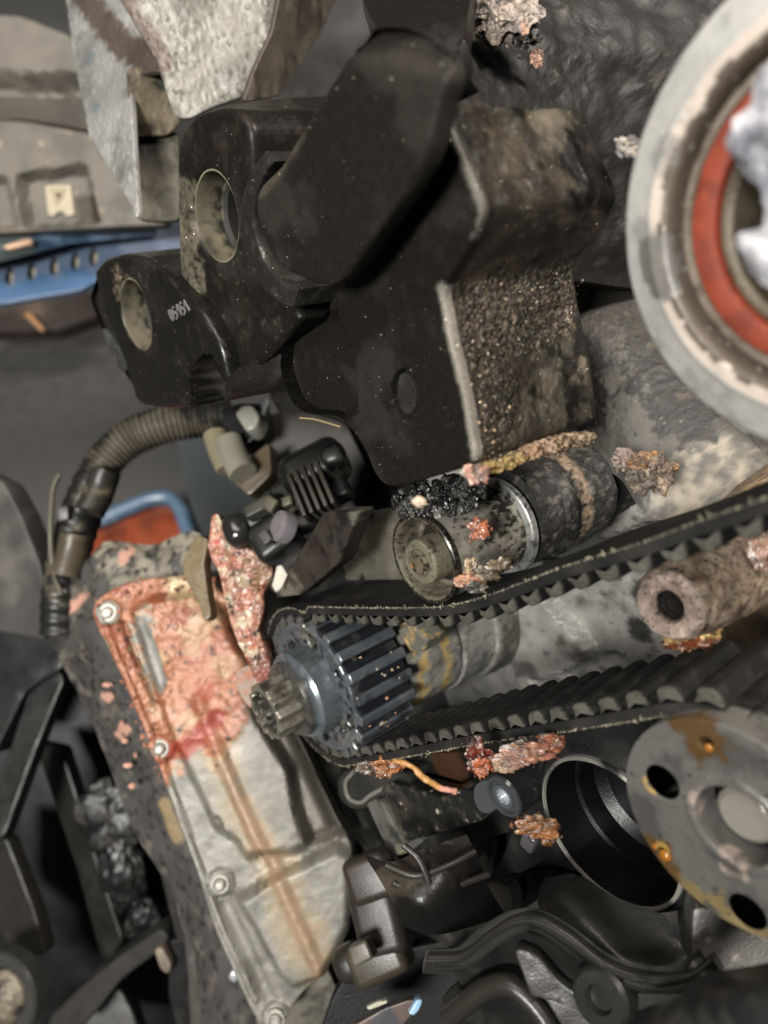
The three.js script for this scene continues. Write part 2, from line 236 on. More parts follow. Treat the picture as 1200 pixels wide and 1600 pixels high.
// colour: a base with patches of other matter on it; each layer is spread by noise and, with at + r, kept round one place
function paint(g, base, layers = []) {
  const p = g.attributes.position, col = new Float32Array(p.count * 3), seen = new Map();
  for (let i = 0; i < p.count; i++) {
    const x = p.getX(i), y = p.getY(i), z = p.getZ(i), key = pkey(x, y, z); let c = seen.get(key);
    if (!c) {
      c = typeof base === 'function' ? base(x, y, z) : base;
      for (const l of layers) {
        let t = l.s ? sst(l.lo ?? 0, l.hi ?? 0.2, fb(x * l.s + (l.q ?? 0), y * l.s + 11, z * l.s, l.oct ?? 4)) : 1;
        if (l.at) { let best = 0; for (const a of (Array.isArray(l.at) ? l.at : [l.at])) { const rr = a.r ?? l.r, d = Math.hypot(x - a.x, y - a.y, z - a.z) / rr + (l.ragged ?? 0.5) * fb(x * 0.25 + 3, y * 0.25, z * 0.25, 4); best = Math.max(best, 1 - sst(l.in ?? 0.75, 1, d)); } t *= best; }
        if (l.along) { let d = 1e9; for (let k = 1; k < l.along.length; k++) { const A = l.along[k - 1], B = l.along[k], ex = B.x - A.x, ey = B.y - A.y, ez = B.z - A.z, t2 = clamp(((x - A.x) * ex + (y - A.y) * ey + (z - A.z) * ez) / (ex * ex + ey * ey + ez * ez)); d = Math.min(d, Math.hypot(x - A.x - ex * t2, y - A.y - ey * t2, z - A.z - ez * t2)); } t *= 1 - sst(l.in ?? 0.5, 1, d / l.r + (l.ragged ?? 0.5) * fb(x * 0.3, y * 0.3 + 9, z * 0.3, 4)); }
        t *= l.k ?? 1; if (t > 0) c = mixc(c, typeof l.c === 'function' ? l.c(x, y, z) : l.c, t);
      }
      seen.set(key, c);
    }
    col[i * 3] = c[0]; col[i * 3 + 1] = c[1]; col[i * 3 + 2] = c[2];
  }
  g.setAttribute('color', new THREE.BufferAttribute(col, 3)); return g;
}
const at = (pl, px, py, r) => { const p = hit(pl, px, py); p.r = r; return p; };

// ------------------------------------------------------------------ things
const used = new Map();
function numbered(n) { const k = used.get(n) ?? 0; used.set(n, k + 1); return k ? n + '_' + String(k).padStart(3, '0') : n; }
function finish(g, base) {                                     // to metres about the thing's base, with uv in tiles of 48 mm
  g = g.index ? g.toNonIndexed() : g; const p = g.attributes.position, n = p.count, t = new Float32Array(n * 2);
  if (!g.attributes.normal) g.computeVertexNormals();
  if (!g.attributes.color) paint(g, [1, 1, 1]);
  for (let i = 0; i < n; i += 3) {
    const a = V().fromBufferAttribute(p, i), b = V().fromBufferAttribute(p, i + 1), c = V().fromBufferAttribute(p, i + 2), f = b.clone().sub(a).cross(c.clone().sub(a)), ax = Math.abs(f.dot(AX)), ay = Math.abs(f.dot(E1)), az = Math.abs(f.dot(E2));
    [a, b, c].forEach((q, k) => { const A = q.dot(AX), B = q.dot(E1), D = q.dot(E2), w = ax > ay && ax > az ? [B, D] : ay > az ? [D, A] : [B, A]; t[(i + k) * 2] = w[0] / TILE; t[(i + k) * 2 + 1] = w[1] / TILE; });
  }
  g.setAttribute('uv', new THREE.BufferAttribute(t, 2));
  g.translate(-base.x, -base.y, -base.z); g.scale(0.001, 0.001, 0.001); return g;
}
const E1 = V(0, 1, 0).cross(AX).normalize(), E2 = AX.clone().cross(E1);
let tris = 0;
function mesh(name, g, m, base) { const o = new THREE.Mesh(finish(g, base), m); o.name = name; o.castShadow = o.receiveShadow = true; tris += g.attributes.position.count / 3; return o; }
// parts: [name, geometry, material, {label, sub: [...]}]
function thing(name, label, category, parts, o = {}) {
  const box = new THREE.Box3(); for (const [, g] of parts) { g.computeBoundingBox(); box.union(g.boundingBox); }
  const base = V((box.min.x + box.max.x) / 2, box.min.y, (box.min.z + box.max.z) / 2);
  let root;
  if (parts.length === 1 && !parts[0][3]?.sub) root = mesh(numbered(name), parts[0][1], parts[0][2], base);
  else {
    root = new THREE.Group(); root.name = numbered(name); const cnt = new Map();
    const nm = (n) => { const k = cnt.get(n) ?? 0; cnt.set(n, k + 1); return k ? n + '_' + String(k).padStart(3, '0') : n; };
    for (const [n, g, m, x] of parts) {
      const c = mesh(nm(n), g, m, base); root.add(c); if (x?.label) c.userData.label = x.label; if (x?.kind) c.userData.kind = x.kind;
      for (const [sn, sg, sm, sx] of x?.sub ?? []) { const s = mesh(nm(sn), sg, sm, base); c.add(s); if (sx?.label) s.userData.label = sx.label; if (sx?.kind) s.userData.kind = sx.kind; }
    }
  }
  root.position.copy(base).multiplyScalar(0.001).add(CAM);
  if (o.kind) root.userData.kind = o.kind;
  if (label) root.userData.label = label; if (category) root.userData.category = category; if (o.group) root.userData.group = o.group;
  scene.add(root); return root;
}

// ------------------------------------------------------------------ scatter of crumbs on a plane
function crumbs(pl, poly, count, r0, r1, cols, seed, o = {}) {
  const R = mulberry(seed), q = poly.map(([x, y]) => uv(pl, x, y)), xs = q.map((a) => a[0]), ys = q.map((a) => a[1]), x0 = Math.min(...xs), x1 = Math.max(...xs), y0 = Math.min(...ys), y1 = Math.max(...ys), out = [];
  for (let k = 0, n = 0; n < count && k < count * 30; k++) {
    const u = x0 + (x1 - x0) * R(), v = y0 + (y1 - y0) * R(), sd = sdPoly([u, v], q); if (sd > 0) continue;
    if (R() > 0.35 + 1.6 * (fb(u * 0.12 + seed, v * 0.12, seed, 3) + 0.25)) continue; n++;
    const s = r0 + (r1 - r0) * R() ** 3, c = on(pl, u, v, (o.lift ?? 0) + (o.h ? o.h(u, v) : 0) + s * 0.2), g = lump(c, [s * (0.7 + 0.8 * R()), s * (0.7 + 0.6 * R()), s * (0.5 + 0.4 * R())], seed + n, { det: s > 0.7 ? 3 : 1, rough: 0.7, turn: [R() * 6, R() * 6, R() * 6], crease: 0.3 });
    const cc = cols[Math.floor(R() * cols.length)], b = 0.7 + 0.6 * R(); out.push(paint(g, cc.map((x) => x * b)));
  }
  return join(out);
}
// colours of the dirt, the residue and the painted shade of gaps
const PINK = C(226, 172, 150), PINK2 = C(214, 142, 116), RED = C(196, 88, 72), CREAM = C(230, 212, 178), GOLD = C(218, 186, 118), RUST = C(130, 75, 40), SOOT = C(28, 27, 26), OIL_AND_SHADE = [0.012, 0.011, 0.010], TAN = C(140, 122, 96), GREY = C(150, 148, 142);

// a clod of dried residue: one flaky mass with shards round its foot
const clump = (c, r, seed, base) => {
  const R = mulberry(seed * 77), g0 = new THREE.IcosahedronGeometry(1, 26), p = g0.attributes.position; g0.deleteAttribute('uv'); g0.deleteAttribute('normal');
  const sz = (r[0] + r[1]) / 2, cs = 2.6;
  for (let i = 0; i < p.count; i++) { const v = V().fromBufferAttribute(p, i), k = cell3(v.x * cs + seed, v.y * cs, v.z * cs); v.multiplyScalar(Math.max(0.35, 0.86 + 0.85 * fb(v.x * 1.2 + seed * 3.1, v.y * 1.2 + seed, v.z * 1.2, 2) + 0.16 * (k[2] - 0.5) - 0.08 * sst(0.25, 0, k[1]) + 0.07 * fb(v.x * 6, v.y * 6 + seed, v.z * 6, 2))); p.setXYZ(i, c.x + v.x * r[0], c.y + v.y * r[1], c.z + v.z * r[2] * 0.6); }
  const g = [crease(g0, 0.45)];
  for (let k = 0; k < 9; k++) { const t = R() * 6.283, q = 0.75 + 0.55 * R(), s = (0.05 + 0.13 * R() ** 2) * sz; g.push(lump(c.clone().add(V(Math.cos(t) * r[0] * q, Math.sin(t) * r[1] * q, r[2] * 0.2 * (R() - 0.5))), [s * (0.8 + R()), s * (0.6 + 0.7 * R()), s * 0.5], seed + k, { rough: 1, f: 1.1, det: 2, turn: [R() * 6, R() * 6, R() * 6], crease: 0.2 })); }
  return paint(join(g), (x, y, z) => { const k = cell3((x - c.x) / r[0] * cs + seed, (y - c.y) / r[1] * cs, (z - c.z) / (r[2] * 0.75) * cs), n = fb(x * 0.5, y * 0.5, z * 0.5, 3); let q = base.map((m) => m * (0.6 + 0.45 * k[2])); q = mixc(q, CREAM, 0.35 * sst(0.1, 0.35, fb(x * 0.7 + 9, y * 0.7, z * 0.7, 3))); q = mixc(q, [0.03, 0.026, 0.022], 0.75 * sst(0.02, 0.3, n)); return mixc(q, [0.03, 0.025, 0.02], 0.5 * sst(0.12, 0, k[1])); });
};
// ================================================================== THE SETTING
{
  const pl = PL(300, 700, 760, 0, 0.25, 0.97);
  thing('floor', 'dull grey workshop floor far below the engine', null, [['floor', paint(slab(pl, [[-900, -700], [2100, -700], [2100, 2300], [-900, 2300]], 40, { bev: 0 }), C(84, 82, 78))
    , mat.castDull]], { kind: 'structure' });
}
// the engine's own body: front face behind the belt, the wall to the right, dark core
{
  const pf = EP(78), feat = (p) => p.map(([x, y]) => uv(pf, x, y));
  const facet = feat([[770, 640], [930, 690], [1032, 808], [900, 860], [800, 880], [740, 800]]), wedge = feat([[770, 900], [852, 922], [928, 1008], [880, 1095], [838, 1095], [800, 1010]]), pad = feat([[1000, 830], [1090, 800], [1400, 700], [1400, 900], [1130, 905]]), cut = feat([[850, 1060], [960, 1020], [1010, 1050], [1000, 1120], [860, 1120]]);
  const hf = (u, v) => 5 * sst(1.0, -1.0, sdPoly([u, v], facet)) + 5 * sst(2.5, -1, sdPoly([u, v], wedge)) + 9 * sst(1.5, -1.5, sdPoly([u, v], pad)) - 4 * sst(1.5, -1, sdPoly([u, v], cut)) + 0.5 * fb(u * 0.3, v * 0.3, 3, 4);
  const face = slab(pf, [[560, 900], [700, 700], [880, 620], [960, 640], [1400, 560], [1400, 1240], [980, 1190], [700, 1190], [560, 1150]], 20, { edge: 1.1, h: hf, bev: 0.5, r: 2 });
  paint(face, C(165, 163, 157), [
    { c: C(175, 172, 165), s: 0.06, lo: -0.1, hi: 0.3, q: 5 }, { c: C(104, 100, 94), s: 0.09, lo: 0.0, hi: 0.3, q: 40 },
    { c: SOOT, at: [at(pf, 800, 760, 12), at(pf, 760, 820, 12), at(pf, 860, 850, 10)], s: 0.2, lo: -0.25, hi: 0.1 }, { c: C(205, 195, 178), at: [at(pf, 900, 740, 13)], s: 0.5, lo: -0.15, hi: 0.15 },
    { c: SOOT, s: 1.1, lo: 0.26, hi: 0.36, q: 20, k: 0.7 }, { c: OIL_AND_SHADE, at: [at(pf, 1010, 930, 6), at(pf, 1000, 985, 5)], k: 0.85 }, { c: CREAM, at: [at(pf, 1120, 850, 8), at(pf, 1170, 870, 9)], s: 0.6, lo: -0.2, hi: 0.1 }, { c: TAN, at: [at(pf, 1160, 960, 14)], k: 0.8 },
    { c: C(196, 172, 130), at: [at(pf, 865, 780, 5)], s: 0.4, lo: -0.1, hi: 0.2, k: 0.7 }]);
  const wall = patch([
    [[850, 120, 252], [960, 120, 255], [1080, 100, 258], [1330, 60, 260]], [[870, 260, 235], [960, 270, 237], [1070, 280, 240], [1330, 260, 242]],
    [[880, 400, 220], [955, 410, 222], [1060, 430, 222], [1330, 400, 224]], [[892, 520, 213], [960, 545, 208], [1060, 570, 206], [1330, 560, 208]],
    [[900, 640, 211], [955, 655, 204], [1050, 690, 197], [1330, 660, 193]], [[905, 720, 211], [965, 745, 204], [1045, 815, 195], [1330, 770, 184]]], { nu: 150, nv: 170, th: 8, amp: 0.45, sc: 0.08, f: (x, y, z) => 0.12 * fb(x * 0.8, y * 0.8, z * 0.8, 3) });
  const Wp = (x, y, d, r) => { const p = P(x, y, d * (x > 870 ? 1.1 : 1)); p.r = r; return p; };
  paint(wall, C(80, 78, 73), [
    { c: C(62, 60, 56), s: 0.07, lo: -0.05, hi: 0.3, q: 9 }, { c: C(170, 160, 142), at: [Wp(1130, 770, 175, 16), Wp(1060, 800, 177, 9)], s: 0.25, lo: -0.3, hi: 0.4, k: 0.7 },  // the light patch near the belt is painted glare
    { c: OIL_AND_SHADE, at: [Wp(1040, 560, 187, 16), Wp(990, 470, 194, 14), Wp(1065, 640, 182, 11), Wp(960, 380, 202, 22), Wp(940, 280, 209, 28)], ragged: 1.0 }, { c: OIL_AND_SHADE, at: [Wp(900, 560, 188, 11), Wp(905, 640, 188, 9)], ragged: 0.9, k: 0.9 },  // oil stains; the upper patches paint the shade of the gap
    { c: C(60, 56, 50), at: [Wp(1010, 300, 210, 60)], ragged: 0.6, k: 0.85 }, { c: C(110, 98, 82), s: 0.16, lo: 0.18, hi: 0.4, q: 77, k: 0.4 }, { c: C(150, 144, 132), s: 1.6, lo: 0.36, hi: 0.46, q: 3, k: 0.5 }]);
  const up = patch([
    [[690, -60, 188], [760, -60, 190], [860, -60, 200], [980, -60, 210], [1200, -60, 225]], [[700, 60, 176], [760, 60, 182], [850, 70, 190], [960, 60, 200], [1200, 20, 220]],
    [[695, 150, 160], [760, 140, 172], [850, 150, 188], [950, 150, 200], [1180, 120, 220]], [[725, 250, 162], [790, 240, 168], [860, 240, 182], [940, 250, 200], [1150, 240, 222]],
    [[758, 330, 164], [800, 320, 168], [860, 320, 180], [930, 330, 200], [1100, 320, 222]], [[745, 390, 166], [790, 390, 168], [850, 385, 178], [920, 390, 198], [1060, 400, 222]], [[730, 460, 170], [780, 460, 172], [850, 450, 180], [915, 440, 198], [1040, 460, 222]]],
    { nu: 150, nv: 150, th: 10, amp: 3.0, sc: 0.055, oct: 3, f: (x, y, z) => 0.7 * Math.abs(fb(x * 0.2, y * 0.2, z * 0.2, 4)) });
  paint(up, C(34, 33, 31), [{ c: C(108, 96, 78), s: 0.06, lo: 0.02, hi: 0.35, q: 60, k: 0.6 }, { c: SOOT, s: 0.08, lo: 0.05, hi: 0.28, q: 31 }, { c: C(104, 101, 96), s: 0.11, lo: 0.25, hi: 0.45, q: 18, k: 0.6 }, { c: C(120, 108, 88), s: 0.5, lo: 0.3, hi: 0.42, q: 2, k: 0.3 }, { c: OIL_AND_SHADE, at: [[790, 100, 185, 16], [900, 110, 198, 16], [930, 330, 198, 30], [955, 210, 203, 28], [950, 60, 205, 20], [925, 430, 196, 18]].map(([x, y, d, r]) => Object.assign(P(x, y, d), { r })), ragged: 0.8, k: 0.95 }]);  // the darkest patches paint the shade of the deep gap
  const core = slab(PL(700, 800, 330, 0, 0, 1), [[420, -300], [1700, -300], [1700, 1900], [620, 1900], [480, 1500], [470, 1000], [560, 800], [420, 620]], 30, { bev: 1, edge: 12, amp: 6, sc: 0.03 });
  paint(core, C(26, 25, 24), [{ c: C(60, 55, 48), s: 0.03, lo: 0.05, hi: 0.35 }]);  // painted near-black to give the gaps between parts their shade
  const rib = slab(EP(60), [[1030, 1060], [1075, 1030], [1140, 1020], [1120, 1060], [1060, 1080]], 8, { sm: true, edge: 1.5, amp: 0.4 });
  paint(rib, C(95, 92, 88), [{ c: C(150, 140, 120), s: 0.4, lo: 0, hi: 0.3 }]);
  const webs = [[[560, 806], [660, 790], [655, 905], [540, 908], [528, 880]], [[505, 800], [560, 800], [530, 880], [470, 930], [430, 935], [452, 890]]].map((w, i) => paint(slab(EP(i ? 2 : 22), w, 6, { r: 2, edge: 1.6, amp: 0.3 }), i ? C(62, 57, 50) : C(104, 101, 90), [{ c: SOOT, s: 0.12, lo: 0, hi: 0.25 }, { c: C(120, 116, 104), s: 0.08, lo: 0.1, hi: 0.3, q: 8 }]));
  const bo = hit(EP(27), 783, 812), boss = lathe(bo, AX, [[0.5, 9], [0.5, 13.6], [9, 13.8], [10, 14.6], [13, 14.8], [14, 14], [30, 14.4], [34, 12], [52, 12]], { seg: 90, edge: 1.2, amp: 0.8, sc: 0.3 });
  paint(boss, (x, y, z) => { const w = AX.dot(V(x, y, z).sub(bo)), n = fb(x * 0.4, y * 0.4, z * 0.4, 4); return mixc(mixc(C(38, 36, 34), C(105, 100, 92), sst(0.05, 0.35, n)), C(176, 152, 128), 0.9 * sst(2.6, 1.2, Math.abs(w - 18 + 3 * n)) * sst(-0.3, 0.1, n)); });
  thing('engine_block', 'grimy grey cast engine block behind the toothed belt', 'engine block', [
    ['front_face', face, mat.cast], ['side_wall', wall, mat.casting, { label: 'grey casting wall with ragged black oil stains' }], ['upper_casting', up, mat.casting, { label: 'lumpy dirt-caked casting' }], ['core', core, mat.castDull], ['raised_pad', rib, mat.cast], ['web', webs[0], mat.cast], ['web', webs[1], mat.cast], ['roller_boss', boss, mat.castDull, { label: 'black crusted boss behind the roller' }]]);
}

// ================================================================== BELT, SPROCKET, PULLEYS
const SC = [491, 1074], SR = 27.6, BT = 2.5, NT = 21, PITCH = 2 * Math.PI * (SR - BT - 0.4) / NT, BW = 23;
const bp = EP(0), [su, sv] = uv(bp, ...SC);
const path = (() => {
  const upr = spline2([[1330, 724], [1197, 776], [1093, 812], [1000, 847], [880, 884], [800, 915], [740, 936], [690, 946.5], [640, 948.5], [560, 948.5], [480, 947]].map(([x, y]) => uv(bp, x, y)), false, 30);
  const low = spline2([[545, 1197], [580, 1193.5], [673, 1177], [758, 1162], [860, 1148], [973, 1131], [1058, 1119], [1109, 1123], [1143, 1138], [1174, 1158], [1215, 1196], [1250, 1260]].map(([x, y]) => uv(bp, x, y)), false, 30);
  const a0 = Math.atan2(upr.at(-1)[1] - sv, upr.at(-1)[0] - su), a1r = Math.atan2(low[0][1] - sv, low[0][0] - su); let a1 = a1r; while (a1 < a0) a1 += 2 * Math.PI;
  const arc = []; for (let i = 1; i < 80; i++) { const t = i / 80, a = a0 + (a1 - a0) * t; arc.push([su + SR * Math.cos(a), sv + SR * Math.sin(a)]); }
  const raw = [...upr, ...arc, ...low], out = [raw[0]]; let need = 0.5;                   // even 0.5 mm steps
  for (let i = 1, prev = raw[0]; i < raw.length; i++) { let seg = Math.hypot(raw[i][0] - prev[0], raw[i][1] - prev[1]); while (seg >= need) { const t = need / seg; prev = [prev[0] + (raw[i][0] - prev[0]) * t, prev[1] + (raw[i][1] - prev[1]) * t]; out.push(prev); seg = Math.hypot(raw[i][0] - prev[0], raw[i][1] - prev[1]); need = 0.5; } need -= seg; prev = raw[i]; }
  for (let k = 0; k < 6; k++) for (let i = 1; i < out.length - 1; i++) out[i] = [(out[i - 1][0] + 2 * out[i][0] + out[i + 1][0]) / 4, (out[i - 1][1] + 2 * out[i][1] + out[i + 1][1]) / 4];
  return out.map((p, i) => { const a = out[Math.max(0, i - 1)], b = out[Math.min(out.length - 1, i + 1)], l = Math.hypot(b[0] - a[0], b[1] - a[1]), t = [(b[0] - a[0]) / l, (b[1] - a[1]) / l]; return { p, t, n: [-t[1], t[0]] }; });   // n points into the loop
})();
{
  const mid = path.reduce((b, q, i) => (Math.hypot(q.p[0] - su + 100, q.p[1] - sv) < Math.hypot(path[b].p[0] - su + 100, path[b].p[1] - sv) ? i : b), 0);
  const sgn = Math.sign((su - path[mid].p[0]) * path[mid].n[0] + (sv - path[mid].p[1]) * path[mid].n[1]);
  const at3 = (i, depth, back) => { const q = path[i]; return on(bp, q.p[0] + sgn * q.n[0] * depth, q.p[1] + sgn * q.n[1] * depth, -back); };
  const tri = [], quad = (a, b, c, d) => tri.push(a, b, c, a, c, d), WS = 8;
  for (let i = 0; i < path.length - 1; i++) {
    for (let w = 0; w < WS; w++) { const b0 = BW * w / WS, b1 = BW * (w + 1) / WS; quad(at3(i, 0, b0), at3(i + 1, 0, b0), at3(i + 1, 0, b1), at3(i, 0, b1)); quad(at3(i, BT, b1), at3(i + 1, BT, b1), at3(i + 1, BT, b0), at3(i, BT, b0)); }
    quad(at3(i, BT, 0), at3(i + 1, BT, 0), at3(i + 1, 0, 0), at3(i, 0, 0)); quad(at3(i, 0, BW), at3(i + 1, 0, BW), at3(i + 1, BT, BW), at3(i, BT, BW));
  }
  for (const i of [0, path.length - 1]) quad(at3(i, 0, 0), at3(i, BT, 0), at3(i, BT, BW), at3(i, 0, BW));
  let body = new THREE.BufferGeometry(); body.setAttribute('position', new THREE.Float32BufferAttribute(tri.flatMap((p) => [p.x, p.y, p.z]), 3)); body = crease(body, 0.6);
  const K0 = AX.dot(bp.o);
  paint(body, (x, y, z) => { const w = AX.dot(V(x, y, z)) - K0; return mixc(C(30, 30, 29), C(60, 56, 50), 0.6 * sst(-0.1, 0.35, fb(x * 0.08, y * 0.08, z * 0.08, 4)) + 0.25 * sst(BW - 3, BW, w)); });
  const teeth = [], half = Math.round(PITCH / 0.5 / 2), prof = [[-2.75, 0], [-2.5, 0.5], [-2.2, 1.6], [-1.75, 2.75], [-0.95, 3.15], [0.95, 3.15], [1.75, 2.75], [2.2, 1.6], [2.5, 0.5], [2.75, 0]];
  for (let s = 0, k = 0; ; k++) {
    s = mid + Math.round((k - 40) * PITCH / 0.5); if (s < half + 2) continue; if (s > path.length - half - 3) break;
    const R = mulberry(k + 900), q = path[s], put = (x, y, w, sh) => on(bp, q.p[0] + q.t[0] * x * sh + sgn * q.n[0] * (BT + y * sh), q.p[1] + q.t[1] * x * sh + sgn * q.n[1] * (BT + y * sh), -w), v = [];
    const steps = [[0.25, 0.9], [0.7, 0.985], [1.6, 1], [4, 1], [10, 1], [17, 1], [BW - 0.7, 1], [BW - 0.1, 0.93]];
    const rag = prof.map(() => 0.55 * (R() - 0.3));
    const ring = steps.map(([w, sh], si) => prof.map(([x, y], pi) => put(x, y - (si === 0 ? 0 : 0) - 0.05, w + (si < 2 ? rag[pi] * (si ? 0.4 : 1) : 0), sh)));
    for (let a = 0; a < ring.length - 1; a++) for (let b = 0; b < prof.length - 1; b++) { const [A, B, D, E] = [ring[a][b], ring[a][b + 1], ring[a + 1][b + 1], ring[a + 1][b]]; v.push(A, D, B, A, E, D); }
    for (const e of [0, ring.length - 1]) { const c = put(0, 1.0, steps[e][0] - (e ? 0 : 0.15), 1); for (let b = 0; b < prof.length - 1; b++) e ? v.push(ring[e][b], c, ring[e][b + 1]) : v.push(ring[e][b], ring[e][b + 1], c); }
    let g = new THREE.BufferGeometry(); g.setAttribute('position', new THREE.Float32BufferAttribute(v.flatMap((p) => [p.x, p.y, p.z]), 3));
    if (sgn < 0) { const p = g.attributes.position.array; for (let i = 0; i < p.length; i += 9) for (let m = 0; m < 3; m++) [p[i + 3 + m], p[i + 6 + m]] = [p[i + 6 + m], p[i + 3 + m]]; }
    g = new TessellateModifier(1.0, 6).modify(g); g = crease(g, 0.45);
    teeth.push(paint(g, (x, y, z) => { const w = AX.dot(V(x, y, z)) - K0, n = fb(x * 0.9, y * 0.9, z * 0.9, 3); return mixc(C(26, 25, 24), C(90, 88, 80), clamp((1 - sst(0.1, 0.8 + 1.8 * (n + 0.4), w)) * 0.85 + 0.14 * sst(0.05, 0.3, fb(x * 0.3, y * 0.3, z * 0.3, 3)))); }));
  }
  // frayed cord along the belt's front edge
  const R = mulberry(5), fr = [];
  for (let i = 20; i < path.length - 4; i += 1) { if (R() < 0.12) continue; const c = at3(i, 0.12 + 0.15 * R(), -0.05), g = new THREE.IcosahedronGeometry(1, 1), s = 0.10 + 0.12 * R(); g.scale(s, s * (0.8 + 1.6 * R()), s); g.translate(c.x, c.y, c.z); for (const k of ['uv']) g.deleteAttribute(k); const b = 0.25 + 0.9 * R(); fr.push(paint(g, C(140, 132, 114).map((x) => x * b))); }
  const threads = []; for (let k = 0; k < 90; k++) { const i = 30 + Math.floor(R() * (path.length - 60)), a = at3(i, R() * 0.3, -0.1); threads.push(paint(tube([a, a.clone().add(V(R() - 0.5, R() - 0.2, R() * 0.8)), a.clone().add(V(1.6 * (R() - 0.5), 1.8 * (R() - 0.4), R() * 1.6))], 0.06, { n: 6, m: 4 }), C(190, 180, 150))); }
  thing('timing_belt', 'black toothed rubber belt with worn frayed front edge', 'belt', [['band', body, mat.rubber], ...teeth.map((g) => ['tooth', g, mat.rubber]), ['edge_cord', join(fr, threads), mat.plain, { kind: 'stuff', label: 'frayed pale cord along the belt edge' }]]);

  // toothed sprocket with its grooves under the belt's teeth
  const q0 = path[mid], ph = Math.atan2(q0.p[1] - sv, q0.p[0] - su), ro = SR - BT - 0.15, rd = 2.9, out = [];
  for (let k = 0; k < NT; k++) for (const [f, r] of [[-0.5, ro], [-0.36, ro], [-0.29, ro - 0.2], [-0.26, ro - 0.7], [-0.235, ro - rd + 0.7], [-0.18, ro - rd + 0.1], [0, ro - rd], [0.18, ro - rd + 0.1], [0.235, ro - rd + 0.7], [0.26, ro - 0.7], [0.29, ro - 0.2], [0.36, ro]]) { const a = ph + (k + f) * 2 * Math.PI / NT; out.push([su + r * Math.cos(a), sv + r * Math.sin(a)]); }
  const fp = EP(0.6), cc = (px, py, R) => ({ c: [px, py], R });
  const holes = [cc(484, 1003, 2.6), cc(546, 1130, 2.5), cc(504, 1150, 2.1), cc(523, 1054, 1.3), cc(535, 1143, 0.9)];
  const u0 = uv(fp, ...SC), dx = u0[0] - su, dy = u0[1] - sv;
  const gear = slab(fp, out.map(([a, b]) => [a + dx, b + dy]), BW - 1, { raw: true, r: 0.01, bev: 0.35, bs: 1, holes, edge: 1.6, crease: 0.5, h: (u, v) => { const r = Math.hypot(u - u0[0], v - u0[1]); return -0.9 * sst(21, 19, r) + 0.18 * fb(u * 0.4, v * 0.4, 2, 3) * (r < 21 ? 1 : 0); } });
  const gK = AX.dot(fp.o); paint(gear, (x, y, z) => { const q = V(x, y, z).sub(fp.o), r = Math.hypot(q.dot(fp.u) - u0[0], q.dot(fp.v) - u0[1]), w = AX.dot(V(x, y, z)) - gK; return w < 0.9 && r < ro - 0.3 ? C(96, 101, 106) : mixc(C(44, 47, 52), C(98, 104, 110), sst(ro - 1.2, ro - 0.2, r)); }, [{ c: C(130, 134, 132), s: 0.13, lo: 0.1, hi: 0.4, k: 0.5 }, { c: C(24, 24, 26), s: 0.12, lo: 0.15, hi: 0.4, q: 15, k: 0.7 }, { c: C(140, 138, 122), at: [at(fp, 540, 1145, 9), at(fp, 480, 1000, 7)], s: 0.5, lo: -0.05, hi: 0.2, k: 0.6 }]);
  const bitsR = mulberry(77), bits = []; for (let k = 0; k < 46; k++) { const an = -2.2 + 2.9 * bitsR(), w = 2 + 19 * bitsR(), rr = ro + 0.05, c = on(fp, u0[0] + rr * Math.cos(an), u0[1] + rr * Math.sin(an), -w), s = 0.25 + 0.75 * bitsR() ** 3, n = on(fp, u0[0] + (rr + 1) * Math.cos(an), u0[1] + (rr + 1) * Math.sin(an), -w).sub(c); bits.push(paint(lump(c, [s * 1.3, s, s * 0.35], 700 + k, { det: 3, rough: 0.8, up: n, crease: 0.4 }), [C(226, 168, 134), C(224, 200, 150), C(210, 196, 176), C(40, 38, 36)][k % 4])); }
  const Oc = hit(fp, ...SC), collar = lathe(Oc, AX.clone().negate(), [[-1, 0], [-1, 14.6], [6.4, 14.6], [7.4, 13.7], [7.4, 12.6], [9.6, 12.3], [10.2, 11.6], [10.2, 0]], { seg: 90 });
  const K1 = AX.dot(Oc); paint(collar, (x, y, z) => { const w = K1 - AX.dot(V(x, y, z)); return mixc(w < 7.45 ? C(132, 142, 148) : C(112, 111, 105), C(40, 40, 40), 0.5 * sst(0.05, 0.3, fb(x * 0.2, y * 0.2, z * 0.2, 3))); });
  const hp = EP(-18.6), hc = uv(hp, 421, 1112), Oh = Oc.clone().addScaledVector(AX, -19.2), hq = [Oh.clone().sub(hp.o).dot(hp.u), Oh.clone().sub(hp.o).dot(hp.v)];
  const star = []; for (let k = 0; k < 24; k++) { const a = k / 24 * 2 * Math.PI, r = k % 2 ? 8.1 : 9.5; star.push([hq[0] + r * Math.cos(a), hq[1] + r * Math.sin(a)]); }
  const head = slab(hp, star, 9.4, { raw: true, r: 0.5, bev: 0.5, edge: 1.3, h: (u, v) => -2.4 * sst(7.2, 6.2, Math.hypot(u - hq[0], v - hq[1])) }); paint(head, C(140, 135, 124), [{ c: C(84, 80, 74), s: 0.15, lo: 0.05, hi: 0.4 }, { c: C(26, 26, 26), at: [(() => { const p = on(hp, ...hq); p.r = 7.4; return p; })()], ragged: 0.1, in: 0.9, k: 0.75 }]);
  const dots = []; for (let k = 0; k < 9; k++) { const a = k / 9 * 6.283, c = on(hp, hq[0] + 5.4 * Math.cos(a), hq[1] + 5.4 * Math.sin(a), -1.9); dots.push(['serration', paint(lathe(c, hp.n, [[-0.6, 0], [-0.6, 0.9], [0.3, 0.7], [0.6, 0.3], [0.6, 0]], { seg: 10 }), C(120, 118, 110)), mat.steel]); }
